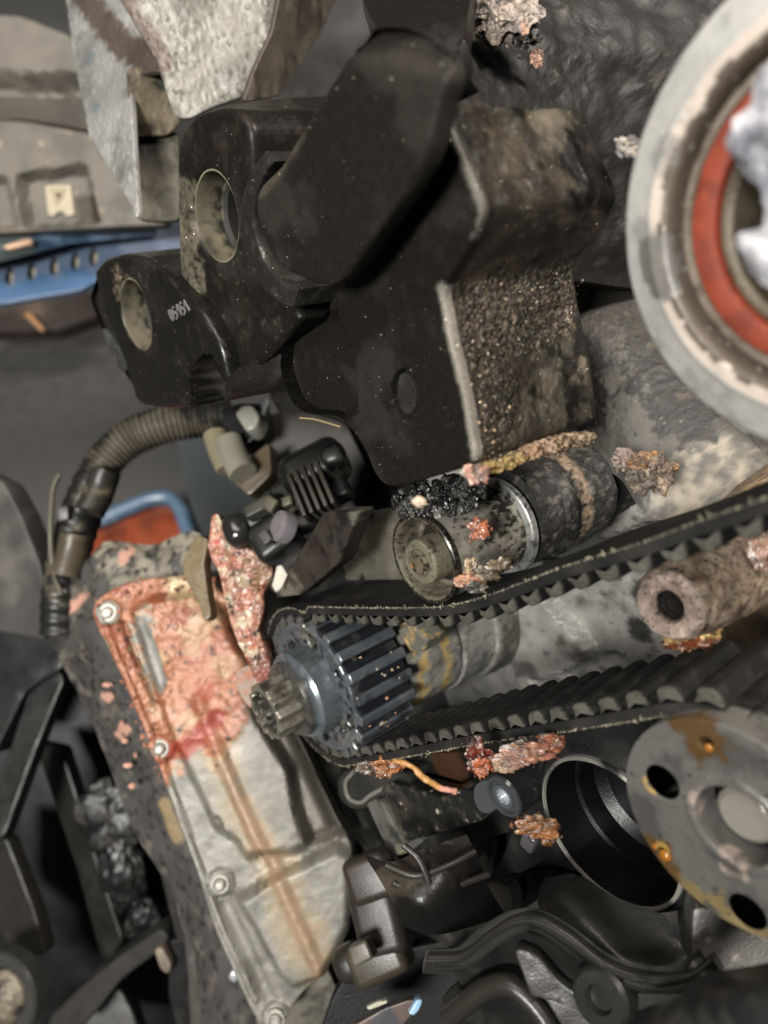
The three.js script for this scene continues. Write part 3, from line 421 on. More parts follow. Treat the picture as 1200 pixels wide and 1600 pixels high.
  thing('crank_sprocket', 'dark blued steel toothed sprocket carrying the left loop of the belt', 'sprocket', [['toothed_wheel', gear, mat.blued], ['residue_flecks', join(bits), mat.plain, { kind: 'stuff', label: 'pink and cream flecks stuck on the sprocket' }], ['collar', collar, mat.bright, { label: 'smooth blue-grey steel collar' }], ['centre_bolt', head, mat.steel, { label: 'grey multi-point bolt head', sub: dots }]]);

  // housing of the shaft behind the sprocket
  const Oq = Oc.clone(), hs = lathe(Oq, AX, [[23.5, 12], [23.5, 19], [24, 20.5], [31, 21.5], [46, 21.8], [46.3, 20.9], [47.4, 20.9], [48, 22.6], [62, 23], [62.4, 24.2], [64, 25], [80, 26], [88, 28]], { seg: 110, edge: 1.4, amp: 0.35, sc: 0.25 });
  const K2 = AX.dot(Oq), band = (x, y, z) => AX.dot(V(x, y, z)) - K2;
  paint(hs, (x, y, z) => { const w = band(x, y, z), n = fb(x * 0.22, y * 0.22, z * 0.22, 4); let c = mixc(C(158, 157, 150), C(112, 110, 103), sst(-0.05, 0.35, n)); c = mixc(c, GOLD, 0.95 * sst(2.3, 1.4, Math.abs(w - 40 + 2.5 * n)) * sst(-0.35, 0.0, fb(x * 0.5, y * 0.5, z * 0.5, 3))); c = mixc(c, GOLD, 0.9 * sst(3.4, 2, Math.abs(w - 29.5)) * sst(-0.02, 0.06, fb(x * 0.2 + 4, y * 0.2, z * 0.2, 4) + 0.04)); c = mixc(c, C(74, 68, 60), 0.85 * sst(62, 64, w + 2 * n) * sst(0.25, -0.05, n)); return mixc(c, C(205, 200, 190), 0.8 * sst(0.3, 0.42, fb(x * 0.9, y * 0.9, z * 0.9, 3))); });
  const lugp = EP(25), lug = slab(lugp, [[620, 985], [640, 974], [668, 1002], [660, 1020], [640, 1018]], 8, { r: 0.8, bev: 0.8, edge: 1.2 }); paint(lug, C(130, 128, 118), [{ c: GOLD, s: 0.3, lo: 0.1, hi: 0.3 }]);
  thing('shaft_housing', 'stepped grey metal housing with yellow residue bands right behind the sprocket', 'housing', [['barrel', hs, mat.cast], ['lug', lug, mat.cast]]);
}
// idler roller
{
  const ip = EP(-1), O = hit(ip, 660.5, 874.5), f = AX;
  const cup = lathe(O, f, [[7, 0], [7, 9.2], [1, 9.7], [0.2, 10.1], [0, 10.5], [0, 11], [0.3, 11.35], [1.6, 11.4], [2, 11.15], [25, 11.1], [25, 9]], { seg: 110, edge: 0.9, amp: 0.10, sc: 0.6 });
  const K = AX.dot(O), rad = (x, y, z) => { const p = V(x, y, z).sub(O); return p.addScaledVector(AX, -p.dot(AX)).length(); };
  paint(cup, (x, y, z) => {
    const w = AX.dot(V(x, y, z)) - K, r = rad(x, y, z), n = fb(x * 0.35, y * 0.35, z * 0.35, 4), m = fb(x * 1.1, y * 1.1, z * 1.1, 3);
    if (r > 10.2 && w < 1.7) return mixc(C(70, 64, 56), C(24, 22, 20), sst(-0.15, 0.15, m));
    if (r < 7.9) return C(46, 43, 37); if (r < 10.2) return mixc(mixc(C(132, 126, 110), C(98, 93, 80), sst(-0.1, 0.3, n)), C(40, 37, 32), 0.85 * sst(0.2, 0.3, m + 0.3 * n));  // cup floor painted dark as the shading round the nut
    let c = mixc(C(176, 171, 160), C(138, 132, 120), sst(-0.1, 0.3, n)); c = mixc(c, OIL_AND_SHADE, 0.92 * sst(0.1, 0.17, fb(x * 0.6 + 12, y * 0.6, z * 0.6, 4) * 0.7 + 0.5 * fb(x * 0.18, y * 0.18 + 4, z * 0.18, 3) + (w - 13) * 0.014)); return mixc(c, TAN, 0.8 * sst(0.18, 0.3, m) * sst(10, 20, w));
  });
  const fl = lathe(O, f, [[24.6, 8], [24.6, 12.9], [24.9, 13.3], [26.6, 13.3], [27, 12.9], [27, 8]], { seg: 90, edge: 2 }); paint(fl, C(168, 168, 164), [{ c: C(60, 58, 54), s: 0.6, lo: 0.05, hi: 0.3 }, { c: C(40, 38, 36), s: 0.15, lo: 0.2, hi: 0.4 }]);
  const bp2 = EP(-0.2), hexc = uv(bp2, 656, 879), hex = Array.from({ length: 6 }, (_, k) => [hexc[0] + 6.5 * Math.cos(k * Math.PI / 3 + 0.3), hexc[1] + 6.5 * Math.sin(k * Math.PI / 3 + 0.3)]);
  const nut = slab(bp2, hex, 8, { raw: true, r: 2.6, bev: 0.6, edge: 1, amp: 0.12, sc: 0.6 }); paint(nut, C(140, 134, 114), [{ c: C(70, 65, 56), s: 0.3, lo: 0.15, hi: 0.4 }]);
  const stud = lathe(on(bp2, ...hexc), AX.clone().negate(), [[-1, 0], [-1, 3.4], [0.4, 3.4], [0.6, 2.6], [1.2, 2.5], [1.3, 0]], { seg: 40, edge: 0.8, amp: 0.12, sc: 0.7 }); paint(stud, C(126, 118, 98), [{ c: C(200, 150, 110), at: [at(EP(0), 650, 880, 1.8)], k: 0.9 }, { c: C(38, 35, 32), s: 0.6, lo: 0.05, hi: 0.25 }]);
  thing('idler_roller', 'oil-spotted steel roller with recessed nut pressing on the belt from above', 'roller', [['drum', cup, mat.drum], ['rear_flange', fl, mat.alloy, { label: 'pale grey rear flange ring' }], ['nut', nut, mat.alloy, { sub: [['stud', stud, mat.alloy]] }]]);
}
// hub disc in front of the lower pulley
{
  const dp = EP(-4), cR = [1139, 1297], R = 20.6, [cu, cv] = uv(dp, ...cR);
  const circ = Array.from({ length: 120 }, (_, i) => [cu + R * Math.cos(i / 60 * Math.PI), cv + R * Math.sin(i / 60 * Math.PI)]);
  const big = [[1034, 1223], [1167, 1426]], small = [[1103, 1162], [1036, 1334]];
  const hc = uv(dp, 1150, 1290);
  const g = slab(dp, circ, 7, { raw: true, r: 0.01, bev: 0.5, holes: [...big.map((c) => ({ c, R: 3.35 })), ...small.map((c) => ({ c, R: 1.15 })), { c: [1150, 1290], R: 7.3 }], edge: 0.75, crease: 0.5, h: (u, v) => { const r = Math.hypot(u - hc[0], v - hc[1]); return 0.45 * sst(9.6, 8.6, r) + 0.06 * fb(u * 0.8, v * 0.8, 1, 3); } });
  const AMB = C(96, 68, 28);
  paint(g, C(112, 110, 106), [{ c: C(86, 84, 81), s: 0.1, lo: 0, hi: 0.3 }, { c: C(215, 196, 184), at: [at(dp, 1100, 1258, 4), at(dp, 1145, 1352, 3.5), at(dp, 1200, 1330, 4)], s: 0.35, lo: -0.2, hi: 0.3, k: 0.7 }, { c: AMB, at: [at(dp, 1094, 1152, 5.2), at(dp, 1028, 1338, 4.8), at(dp, 1050, 1380, 3.6)], k: 0.85, ragged: 1.1 }, { c: C(150, 130, 80), at: [at(dp, 1150, 1450, 6), at(dp, 1075, 1400, 4), at(dp, 1170, 1470, 6)], k: 0.7, ragged: 1.0 }, { c: C(205, 170, 90), at: [at(dp, 1020, 1228, 2.4), at(dp, 1035, 1325, 1.6)], k: 0.7, s: 0.7, lo: -0.2, hi: 0.1 }, { c: C(40, 36, 30), s: 0.8, lo: 0.3, hi: 0.42, k: 0.8 }]);
  const O = on(dp, ...hc), shaft = lathe(O, AX, [[3.2, 0], [2.9, 4.3], [3.6, 5.2], [14, 5.2], [14, 12], [16, 12]], { seg: 70 }); paint(shaft, C(190, 184, 172));
  const bs = [...big].map((c) => { const p = hit(dp, ...c); return lathe(p, AX, [[0.4, 3.9], [0.4, 3.2], [6.9, 3.2], [6.9, 3.9]], { seg: 40 }); });
  const cup = bs.map((b) => ['bolt_hole_lining', paint(b, C(66, 48, 26), [{ c: C(22, 16, 10), s: 0.3, lo: -0.2, hi: 0.15 }]), mat.blackGloss]);
  const rear = lathe(O, AX, [[15, 0], [15, 3], [7.2, 17.2], [7.2, 19.2], [7.8, 19.6], [30, 19.6], [30, 0]], { seg: 80 }); paint(rear, C(52, 50, 48));
  thing('hub_disc', 'drilled grey steel hub disc with amber oil stains at lower right', 'hub', [['disc', g, mat.disc], ['shaft_end', shaft, mat.bright, { label: 'shiny turned shaft end in the hub bore' }], ...cup, ['drum', rear, mat.steel]]);
  const dr = [[1040, 1336, 1.5], [1024, 1322, 0.8], [1108, 1168, 1.0]].map(([x, y, s], i) => paint(lump(hit(dp, x, y).addScaledVector(dp.n, 0.1), [s * 0.8, s * 0.8, s * 0.55], 300 + i, { rough: 0.15, det: 6, up: dp.n }), C(150, 95, 30)));
  dr.forEach((g, i) => thing('oil_drop', ['glossy amber oil drop in the left small hole of the hub disc', 'tiny amber drop above the left small hole of the hub disc', 'amber oil drop beside the upper small hole of the hub disc'][i], 'oil drop', [['drop', g, mat.oil]], { group: 'oil drops on the hub disc' }));
}
// seal carrier ring, upper right
{
  const rp = EP(4), O = hit(rp, 1306, 330), R0 = 34.6;
  const ring = lathe(O, AX, [[26, 23.2], [5, 23.3], [1.0, 24.0], [0.2, 24.6], [0, 25.0], [0, 27.4], [0.5, 28.0], [3.2, R0 - 1.2], [4.2, R0 - 0.3], [5.2, R0], [26, R0], [26, 23.2]], { seg: 160, edge: 1.0, amp: 0.14, sc: 0.25 });
  const rad = (x, y, z) => { const p = V(x, y, z).sub(O); return p.addScaledVector(AX, -p.dot(AX)).length(); };
  paint(ring, (x, y, z) => { const r = rad(x, y, z), n = fb(x * 0.12, y * 0.12, z * 0.12, 4), m = fb(x * 0.5, y * 0.5, z * 0.5, 4); let c = mixc(C(206, 205, 200), C(222, 208, 194), sst(27.6, 26.8, r + n)); c = mixc(c, C(152, 150, 146), 0.6 * sst(0.05, 0.3, n)); if (r < 25.5 + 2.2 * fb(x * 0.22, y * 0.22, z * 0.22, 5)) c = mixc(c, C(88, 78, 66), 0.95); return mixc(c, C(236, 232, 224), 0.6 * sst(0.36, 0.45, fb(x * 0.9, y * 0.9, z * 0.9, 2))); });
  const stain = at(rp, 1020, 405, 4.6), st2 = at(rp, 1025, 432, 4.2), st3 = at(rp, 1035, 240, 3.5);
  const pos = ring.attributes.position, col = ring.attributes.color; for (let i = 0; i < pos.count; i++) { const p = V().fromBufferAttribute(pos, i); let t = 0; for (const [s, k] of [[stain, 1], [st2, 1], [st3, 0.5]]) t = Math.max(t, k * (1 - sst(0.78, 0.95, p.distanceTo(s) / s.r + 0.5 * fb(p.x * 0.4, p.y * 0.4, p.z * 0.4, 3)))); if (t > 0) { const c = mixc([col.getX(i), col.getY(i), col.getZ(i)], C(120, 119, 116), t * 0.9); col.setXYZ(i, ...c); } }
  const inner = lathe(O, AX, [[14, 21.4], [2.6, 21.4], [2.0, 21.7], [2.0, 22.6], [2.6, 23.1], [14, 23.1]], { seg: 140, edge: 2 }); paint(inner, C(150, 138, 124), [{ c: C(84, 74, 62), s: 0.25, lo: 0, hi: 0.25 }]);
  const seal = lathe(O, AX, [[14, 17.5], [2.4, 17.5], [1.9, 17.8], [1.7, 18.6], [1.7, 20.6], [1.9, 21.1], [2.4, 21.3], [14, 21.3]], { seg: 140, edge: 1.4 }); paint(seal, C(142, 58, 36), [{ c: C(118, 48, 30), s: 0.2, lo: 0, hi: 0.3 }, { c: C(158, 76, 50), s: 0.7, lo: 0.2, hi: 0.4 }]);
  const bore = lathe(O, AX, [[14, 0], [14, 14.5], [3.6, 15.6], [3, 16.4], [3, 17.1], [3.8, 17.4], [14, 17.4]], { seg: 120, edge: 2.4 }); paint(bore, C(118, 108, 92), [{ c: C(70, 64, 56), s: 0.12, lo: -0.05, hi: 0.25 }]);
  thing('seal_ring', 'large pale machined ring with an orange rubber seal at upper right', 'ring', [['outer_ring', ring, mat.ring], ['retaining_lip', inner, mat.alloy], ['rubber_seal', seal, mat.plain, { label: 'orange-red rubber shaft seal' }], ['bore', bore, mat.alloy]]);
  const rag = patch([[[1185, 120, 100], [1215, 90, 97], [1260, 70, 95], [1330, 60, 94]], [[1172, 165, 99], [1205, 170, 95], [1260, 160, 93], [1330, 150, 92]], [[1144, 190, 98], [1190, 205, 96], [1250, 215, 93], [1330, 220, 92]], [[1150, 232, 98], [1188, 240, 100], [1240, 260, 95], [1330, 270, 93]], [[1190, 300, 103], [1200, 310, 102], [1250, 320, 97], [1330, 330, 95]], [[1188, 355, 103], [1200, 362, 101], [1250, 370, 97], [1330, 380, 95]], [[1152, 370, 101], [1190, 395, 98], [1240, 410, 96], [1330, 420, 95]], [[1175, 425, 101], [1200, 450, 99], [1250, 470, 97], [1330, 480, 96]]], { nu: 90, nv: 120, th: 1.2, amp: 1.3, sc: 0.12, oct: 5, f: (x, y, z) => 1.2 * Math.abs(fb(x * 0.25 + 9, y * 0.25, z * 0.25, 3)) });
  paint(rag, C(172, 172, 176), [{ c: C(140, 140, 148), s: 0.15, lo: 0, hi: 0.3 }]);
  thing('cleaning_rag', 'crumpled white cloth stuffed into the bore of the pale ring', 'rag', [['cloth', rag, mat.cloth]]);
}

// ================================================================== BRACKETS AND MOUNT, top and middle
const BOFF = -6, brk = EP(BOFF);
{
  const out = [[690, 160], [702, 200], [757, 326], [738, 376], [690, 452], [706, 530], [728, 620], [745, 724], [690, 742], [620, 762], [598, 758], [584, 740], [566, 695], [545, 668], [520, 652], [470, 648], [448, 630], [430, 580], [432, 540], [468, 512], [500, 494], [528, 452], [566, 404], [612, 342], [648, 280], [668, 225], [676, 180]];
  const q = out.map((p) => uv(brk, ...p)), low = [[400, 500], [520, 490], [545, 560], [552, 640], [520, 660], [430, 700]].map((p) => uv(brk, ...p)), groove = [[517, 520], [530, 560], [548, 622], [549, 642]].map((p) => uv(brk, ...p)), hole = ell(632, 617, 20, 40, -6).map((p) => uv(brk, ...p));
  const edgeU = [[684, 165], [702, 205], [757, 330], [742, 372]].map((p) => uv(brk, ...p)), edgeL = [[690, 452], [706, 530], [728, 620], [745, 724]].map((p) => uv(brk, ...p));
  const h = (u, v) => -5 * sst(2.5, -3, sdPoly([u, v], low)) - 1.0 * sst(0.9, 0.2, sdLine([u, v], groove)) - 2.2 * sst(0.3, -0.3, sdPoly([u, v], hole)) + 0.25 * fb(u * 0.15, v * 0.15, 8, 3);
  const g = slab(brk, out, 40, { edge: 0.95, h, bev: 0.9, bs: 3, r: 2.5, steps: 14, crease: 0.7 });
  const K = AX.dot(brk.o);
  const sideP = mkPlane(hit(brk, 715, 590), AX.clone().cross(hit(brk, 745, 724).sub(hit(brk, 690, 452))).normalize());
  if (sideP.n.dot(sideP.o) > 0) { sideP.n.negate(); sideP.u.negate(); }
  const crA = [[694, 445], [760, 425], [880, 392], [912, 430], [885, 530], [810, 560], [760, 575], [722, 600]].map((p) => uv(sideP, ...p)), crB = [[718, 585], [790, 560], [812, 640], [780, 722], [748, 722]].map((p) => uv(sideP, ...p));
  const crust = (x, y, z) => { const d = V(x, y, z).sub(sideP.o), p = [d.dot(sideP.u), d.dot(sideP.v)], n = 5 * fb(p[0] * 0.12, p[1] * 0.12, 5, 4); return Math.max(sst(1.5, -2.5, sdPoly(p, crA) + n), 0.8 * sst(1, -2.5, sdPoly(p, crB) + n)); };
  // the flank's faces are cut finer, then the dirt caked on it is raised
  const fine = [], rest = [], pa = g.attributes.position.array;
  for (let i = 0; i < pa.length; i += 9) { const A = V(pa[i], pa[i + 1], pa[i + 2]), B = V(pa[i + 3], pa[i + 4], pa[i + 5]), D = V(pa[i + 6], pa[i + 7], pa[i + 8]), nn = B.clone().sub(A).cross(D.clone().sub(A)).normalize(), u = A.clone().sub(brk.o).dot(brk.u), dst = Math.abs(A.clone().sub(sideP.o).dot(sideP.n)); (Math.abs(nn.dot(AX)) < 0.5 && u > q[0][0] - 14 && dst < 9 ? fine : rest).push(...pa.subarray(i, i + 9)); }
  const fg = new THREE.BufferGeometry(); fg.setAttribute('position', new THREE.Float32BufferAttribute(fine, 3));
  const fg2 = new TessellateModifier(0.42, 6).modify(fg).attributes.position.array, all = new Float32Array(rest.length + fg2.length); all.set(rest); all.set(fg2, rest.length);
  const g2 = new THREE.BufferGeometry(); g2.setAttribute('position', new THREE.BufferAttribute(all, 3));
  const p = g2.attributes.position;
  for (let i = 0; i < p.count; i++) {
    const x = p.getX(i), y = p.getY(i), z = p.getZ(i), w = AX.dot(V(x, y, z)) - K, c = V(x, y, z).sub(brk.o), u = c.dot(brk.u);
    const side = u > q[0][0] - 14 ? sst(1.2, 5, w) * sst(42, 34, w) : 0; if (side <= 0) continue;
    const k = cell3(x * 0.75, y * 0.75, z * 0.75), k2 = cell3(x * 1.7 + 9, y * 1.7, z * 1.7), cr = crust(x, y, z);
    const n = 1.8 * fb(x * 0.11, y * 0.11, z * 0.11, 4) + 0.25 * fb(x * 0.5, y * 0.5, z * 0.5, 3) + cr * (0.5 + 0.9 * (k[2] - 0.4) - 0.5 * sst(0.2, 0, k[1]) + 0.45 * (k2[2] - 0.4)), up = E2.clone().multiplyScalar(0.6).addScaledVector(brk.u, 0.8);
    p.setXYZ(i, x + up.x * n * side, y + up.y * n * side, z + up.z * n * side);
  }
  const gg = crease(g2, 0.6), PAL = [[14, 12, 10], [7, 6.2, 5.4], [3, 2.7, 2.4], [1.4, 1.3, 1.2], [9.5, 8, 6.6], [2, 1.8, 1.6], [5, 4.4, 3.8], [18, 16.4, 14.6]];
  paint(gg, (x, y, z) => {
    const w = AX.dot(V(x, y, z)) - K, n = fb(x * 0.13, y * 0.13, z * 0.13, 4), m = fb(x * 0.6, y * 0.6, z * 0.6, 4), c = V(x, y, z).sub(brk.o), uu = c.dot(brk.u), vv = c.dot(brk.v); let base = [1.15, 1.08, 1];
    const worn = w < 2.2 ? Math.max(1 - sst(0.7, 1.7, sdLine([uu, vv], edgeL) + 0.8 * m), 0.4 * (1 - sst(0.4, 1.5, sdLine([uu, vv], edgeU) + 1.6 * m))) : 0; if (worn > 0) base = mixc(base, [20, 19.5, 18.5], worn * 0.9);
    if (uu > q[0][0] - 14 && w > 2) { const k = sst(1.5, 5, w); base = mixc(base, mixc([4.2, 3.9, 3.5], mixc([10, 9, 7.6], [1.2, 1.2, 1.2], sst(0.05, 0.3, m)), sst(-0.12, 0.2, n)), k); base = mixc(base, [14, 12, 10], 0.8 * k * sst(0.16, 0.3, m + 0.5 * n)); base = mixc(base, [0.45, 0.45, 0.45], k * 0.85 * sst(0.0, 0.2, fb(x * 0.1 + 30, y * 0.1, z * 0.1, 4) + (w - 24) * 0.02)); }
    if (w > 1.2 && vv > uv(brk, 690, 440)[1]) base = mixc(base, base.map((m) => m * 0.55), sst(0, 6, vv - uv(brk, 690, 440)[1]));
    const cr = uu > q[0][0] - 14 && w > 1.2 ? crust(x, y, z) * sst(1.2, 4, w) : 0; if (cr > 0) { const k = cell3(x * 0.75, y * 0.75, z * 0.75), k2 = cell3(x * 1.7 + 9, y * 1.7, z * 1.7); let cc = PAL[Math.floor((k[2] * 0.6 + k2[2] * 0.4) * 7.99)]; cc = mixc(cc, [0.9, 0.85, 0.8], 0.7 * sst(0.12, 0, k[1])); base = mixc(base, cc, cr); }
    return base;
  });
  const PINKISH = [C(170, 146, 130), C(112, 98, 84), C(200, 182, 168), C(76, 68, 60), C(46, 42, 38), C(46, 42, 38), C(96, 84, 74)];
  const cr1 = crumbs(sideP, [[696, 445], [760, 425], [880, 395], [905, 430], [880, 520], [800, 560], [722, 600]], 260, 0.08, 0.36, PINKISH, 51, { lift: 1.4 });
  const cr2 = crumbs(sideP, [[722, 590], [780, 570], [800, 640], [775, 720], [748, 715]], 90, 0.08, 0.4, [C(205, 180, 150), C(180, 150, 120), C(120, 104, 84)], 52, { lift: 1.3 });
  const plug = slab(EP(BOFF + 1.6), ell(634, 615, 16, 33, -8), 3, { sm: true, per: 1, edge: 1.5, bev: 0.3 }); paint(plug, [2.2, 2.2, 2.2]);
  thing('black_bracket', 'black steel engine bracket with dirt-caked flank in the middle', 'bracket', [['body', gg, mat.black], ['hole_plug', plug, mat.black, { label: 'dull plug in the oval hole of the black face' }], ['flank_crust', join(cr1, cr2), mat.plain, { kind: 'stuff', label: 'flaky tan crust on the bracket flank' }]]);
}
{ // cast mount with four holes and the cradle round the arm
  const up = EP(-4), lo = EP(-9), h1 = { c: [334, 339], R: 11.4 }, h2 = { c: [209, 492], R: 11.2 }, h3 = [[297, 640], [297, 600], [303, 573], [315, 560], [330, 562], [343, 580], [354, 610], [352, 640], [330, 652]];
  const plate = slab(up, [[279, 420], [275, 300], [276, 232], [285, 198], [308, 176], [345, 166], [375, 172], [392, 200], [396, 262], [386, 300], [386, 360], [400, 420], [430, 460], [462, 480], [470, 500], [430, 545], [395, 580], [360, 614], [320, 560], [285, 500]], 30, { r: 5, bev: 2.0, bs: 4, holes: [h1], edge: 1.6, steps: 4, h: (u, v) => 0.2 * fb(u * 0.2, v * 0.2, 1, 3) });
  const h1c = hit(up, 300, 345); h1c.r = 17;
  paint(plate, [1.1, 1.05, 1], [{ c: [15, 14, 11.5], at: [at(up, 288, 345, 9), at(up, 285, 395, 11), at(up, 300, 425, 9), at(up, 290, 310, 7)], ragged: 0.5, s: 0.5, lo: -0.4, hi: 0.2, k: 0.85 }, { c: [5, 4.5, 3.6], s: 0.9, lo: 0.3, hi: 0.4, k: 0.7 }, { c: [3, 2.6, 2], s: 0.15, lo: 0.1, hi: 0.3, k: 0.5 }]);
  const lug = slab(lo, [[127, 468], [140, 430], [160, 405], [190, 396], [226, 402], [255, 425], [278, 455], [310, 478], [345, 540], [360, 612], [336, 632], [262, 640], [217, 634], [185, 590], [156, 540]], 34, { r: 4, bev: 2.2, bs: 4, holes: [h2], edge: 1.8, steps: 4, h: (u, v) => -3 * sst(2.2, -1.5, sdPoly([u, v], h3.map((p) => uv(lo, ...p)))) - 9 * sst(1.0, -0.8, sdPoly([u, v], h3.map((p) => uv(lo, ...p)))) - 4 * sst(2.5, -1.5, sdPoly([u, v], [[120, 430], [146, 432], [165, 500], [190, 560], [215, 640], [150, 600]].map((p) => uv(lo, ...p)))) });
  paint(lug, [1.0, 0.97, 0.93], [{ c: [13, 11, 8.6], at: [at(lo, 190, 450, 8), at(lo, 212, 520, 6)], s: 0.4, lo: -0.2, hi: 0.2 }, { c: [11, 10.6, 10], at: [Object.assign(hit(lo, 325, 620).addScaledVector(AX, 12), { r: 12 })], k: 0.8 }, { c: [4, 3.6, 3], s: 0.5, lo: 0.26, hi: 0.4, k: 0.6 }]);
  const dish = (pl, px, py, R, k) => { const O = hit(pl, px, py), g = lathe(O, AX, [[0.9, R + 0.6], [0.9, R - 0.12], [2, R - 0.25], [8.5, R * 0.95], [9.5, R * 0.8], [24, R * 0.74], [24, 0]], { seg: 50, edge: 1.4, amp: 0.15 }); return paint(g, C(126, 118, 98), [{ c: C(44, 42, 38), s: 0.1, lo: 0.0, hi: 0.3, q: k, k: 0.7 }, { c: C(20, 19, 18), along: [O.clone().addScaledVector(AX, 15), O.clone().addScaledVector(AX, 40)], r: 14.5, in: 0.85, ragged: 0.25, k: 0.95 }]); };  // deep end of the bore painted dark to give its shade
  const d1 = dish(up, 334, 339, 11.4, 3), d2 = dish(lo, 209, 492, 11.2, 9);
  const slit = slab(EP(-6), [[160, 515], [167, 516], [184, 545], [196, 578], [189, 580], [173, 553]], 2, { sm: true, bev: 0.4 }); paint(slit, [4, 4.2, 4.4]);
  const arc = (cx, cy, rx, ry, a0, a1, n = 14) => Array.from({ length: n + 1 }, (_, i) => { const a = (a0 + (a1 - a0) * i / n) * Math.PI / 180; return [cx + rx * Math.cos(a), cy - ry * Math.sin(a)]; });
  const rim = slab(EP(-8), [...arc(472, 345, 98, 138, 128, 262), ...arc(478, 340, 82, 112, 262, 128)], 26, { r: 0.3, bev: 0.8, edge: 2 }); paint(rim, [2.0, 1.95, 1.9], [{ c: [5, 5, 5], s: 0.3, lo: 0.1, hi: 0.3, k: 0.8 }]);
  const well = slab(EP(14), ell(474, 345, 92, 125), 4, { sm: true, per: 1 }); paint(well, [0.8, 0.8, 0.8]);
  const saddle = patch([[[330, 168, 218], [400, 158, 225], [470, 152, 232], [560, 150, 240]], [[345, 190, 208], [410, 180, 214], [470, 178, 222], [560, 176, 232]], [[372, 225, 206], [420, 218, 210], [465, 215, 216], [560, 215, 226]], [[388, 268, 210], [420, 252, 214], [450, 245, 220], [560, 245, 230]]], { nu: 40, nv: 40, th: 8 }); paint(saddle, [1.3, 1.2, 1.1]);
  const foot = patch([[[355, 590, 215], [400, 560, 210], [440, 530, 205], [480, 505, 205]], [[362, 612, 218], [405, 600, 214], [440, 590, 210], [480, 580, 212]], [[350, 628, 224], [400, 618, 220], [440, 612, 218], [480, 615, 222]]], { nu: 30, nv: 30, th: 8 }); paint(foot, [1.5, 1.4, 1.3]);
  // raised part number
  const font = await new FontLoader().loadAsync('fonts/droid/droid_sans_bold.typeface.json');
  const digits = [...'05151'].map((ch, i) => { const tg = new TextGeometry(ch, { font, size: 3.9, depth: 0.35, curveSegments: 3, bevelEnabled: false }).toNonIndexed(); for (const k of ['uv', 'normal']) tg.deleteAttribute(k); tg.computeBoundingBox(); const b = tg.boundingBox; tg.translate(-(b.min.x + b.max.x) / 2, -(b.min.y + b.max.y) / 2, 0); tg.scale(0.82, 1, 1);
    const c = hit(EP(-9.1), 268.5 + i * 5.9, 492.5 - i * 3.4), a = 0.50, u = lo.u.clone().multiplyScalar(Math.cos(a)).addScaledVector(lo.v, Math.sin(a)), v = lo.n.clone().cross(u); tg.applyMatrix4(new THREE.Matrix4().makeBasis(u, v, lo.n).setPosition(c)); return ['digit', paint(crease(tg, 0.4), [15, 15.4, 16]), mat.black]; });
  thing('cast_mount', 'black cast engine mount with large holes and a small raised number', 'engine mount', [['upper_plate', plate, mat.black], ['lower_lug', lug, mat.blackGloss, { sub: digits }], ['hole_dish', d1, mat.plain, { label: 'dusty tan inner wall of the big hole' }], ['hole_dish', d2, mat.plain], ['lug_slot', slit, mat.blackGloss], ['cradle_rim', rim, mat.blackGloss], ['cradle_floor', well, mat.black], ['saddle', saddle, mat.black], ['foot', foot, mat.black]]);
}
{ // flat arm lying in the cradle
  const ap = EP(-17), out = [[556, 60], [566, 44], [600, 40], [640, 48], [690, 88], [700, 120], [684, 168], [668, 240], [640, 292], [602, 345], [560, 405], [536, 436], [516, 446], [488, 444], [466, 432], [440, 420], [418, 392], [403, 352], [398, 315], [405, 292], [440, 258], [452, 235], [505, 150]];
  const top = [[500, 20], [760, 20], [700, 96], [640, 84], [575, 70], [545, 74]].map((p) => uv(ap, ...p));
  const g = slab(ap, out, 5, { r: 2.5, bev: 1.1, bs: 3, edge: 1.8, holes: [ell(522, 272, 3.6, 6), ell(537, 212, 3.4, 6)], h: (u, v) => -4 * sst(3, -3, sdPoly([u, v], top)) + 0.25 * fb(u * 0.12, v * 0.12, 5, 3) });
  paint(g, [1.35, 1.28, 1.18], [{ c: [4, 3.6, 3], along: [hit(ap, 405, 300), hit(ap, 440, 258), hit(ap, 470, 205)], r: 2.2, k: 0.7 }]);
  const tail = patch([[[560, -40, 172], [640, -40, 168], [740, -60, 165]], [[575, 20, 160], [650, 10, 156], [735, 0, 154]], [[610, 60, 150], [668, 60, 146], [725, 50, 146]], [[670, 110, 146], [690, 120, 143], [712, 90, 143]]], { nu: 30, nv: 30, th: 8 }); paint(tail, [0.9, 0.88, 0.85]);
  thing('torque_arm', 'flat matt black arm with two pinholes resting in the cast mount', 'arm', [['plate', g, mat.black], ['upper_bend', tail, mat.black]]);
}
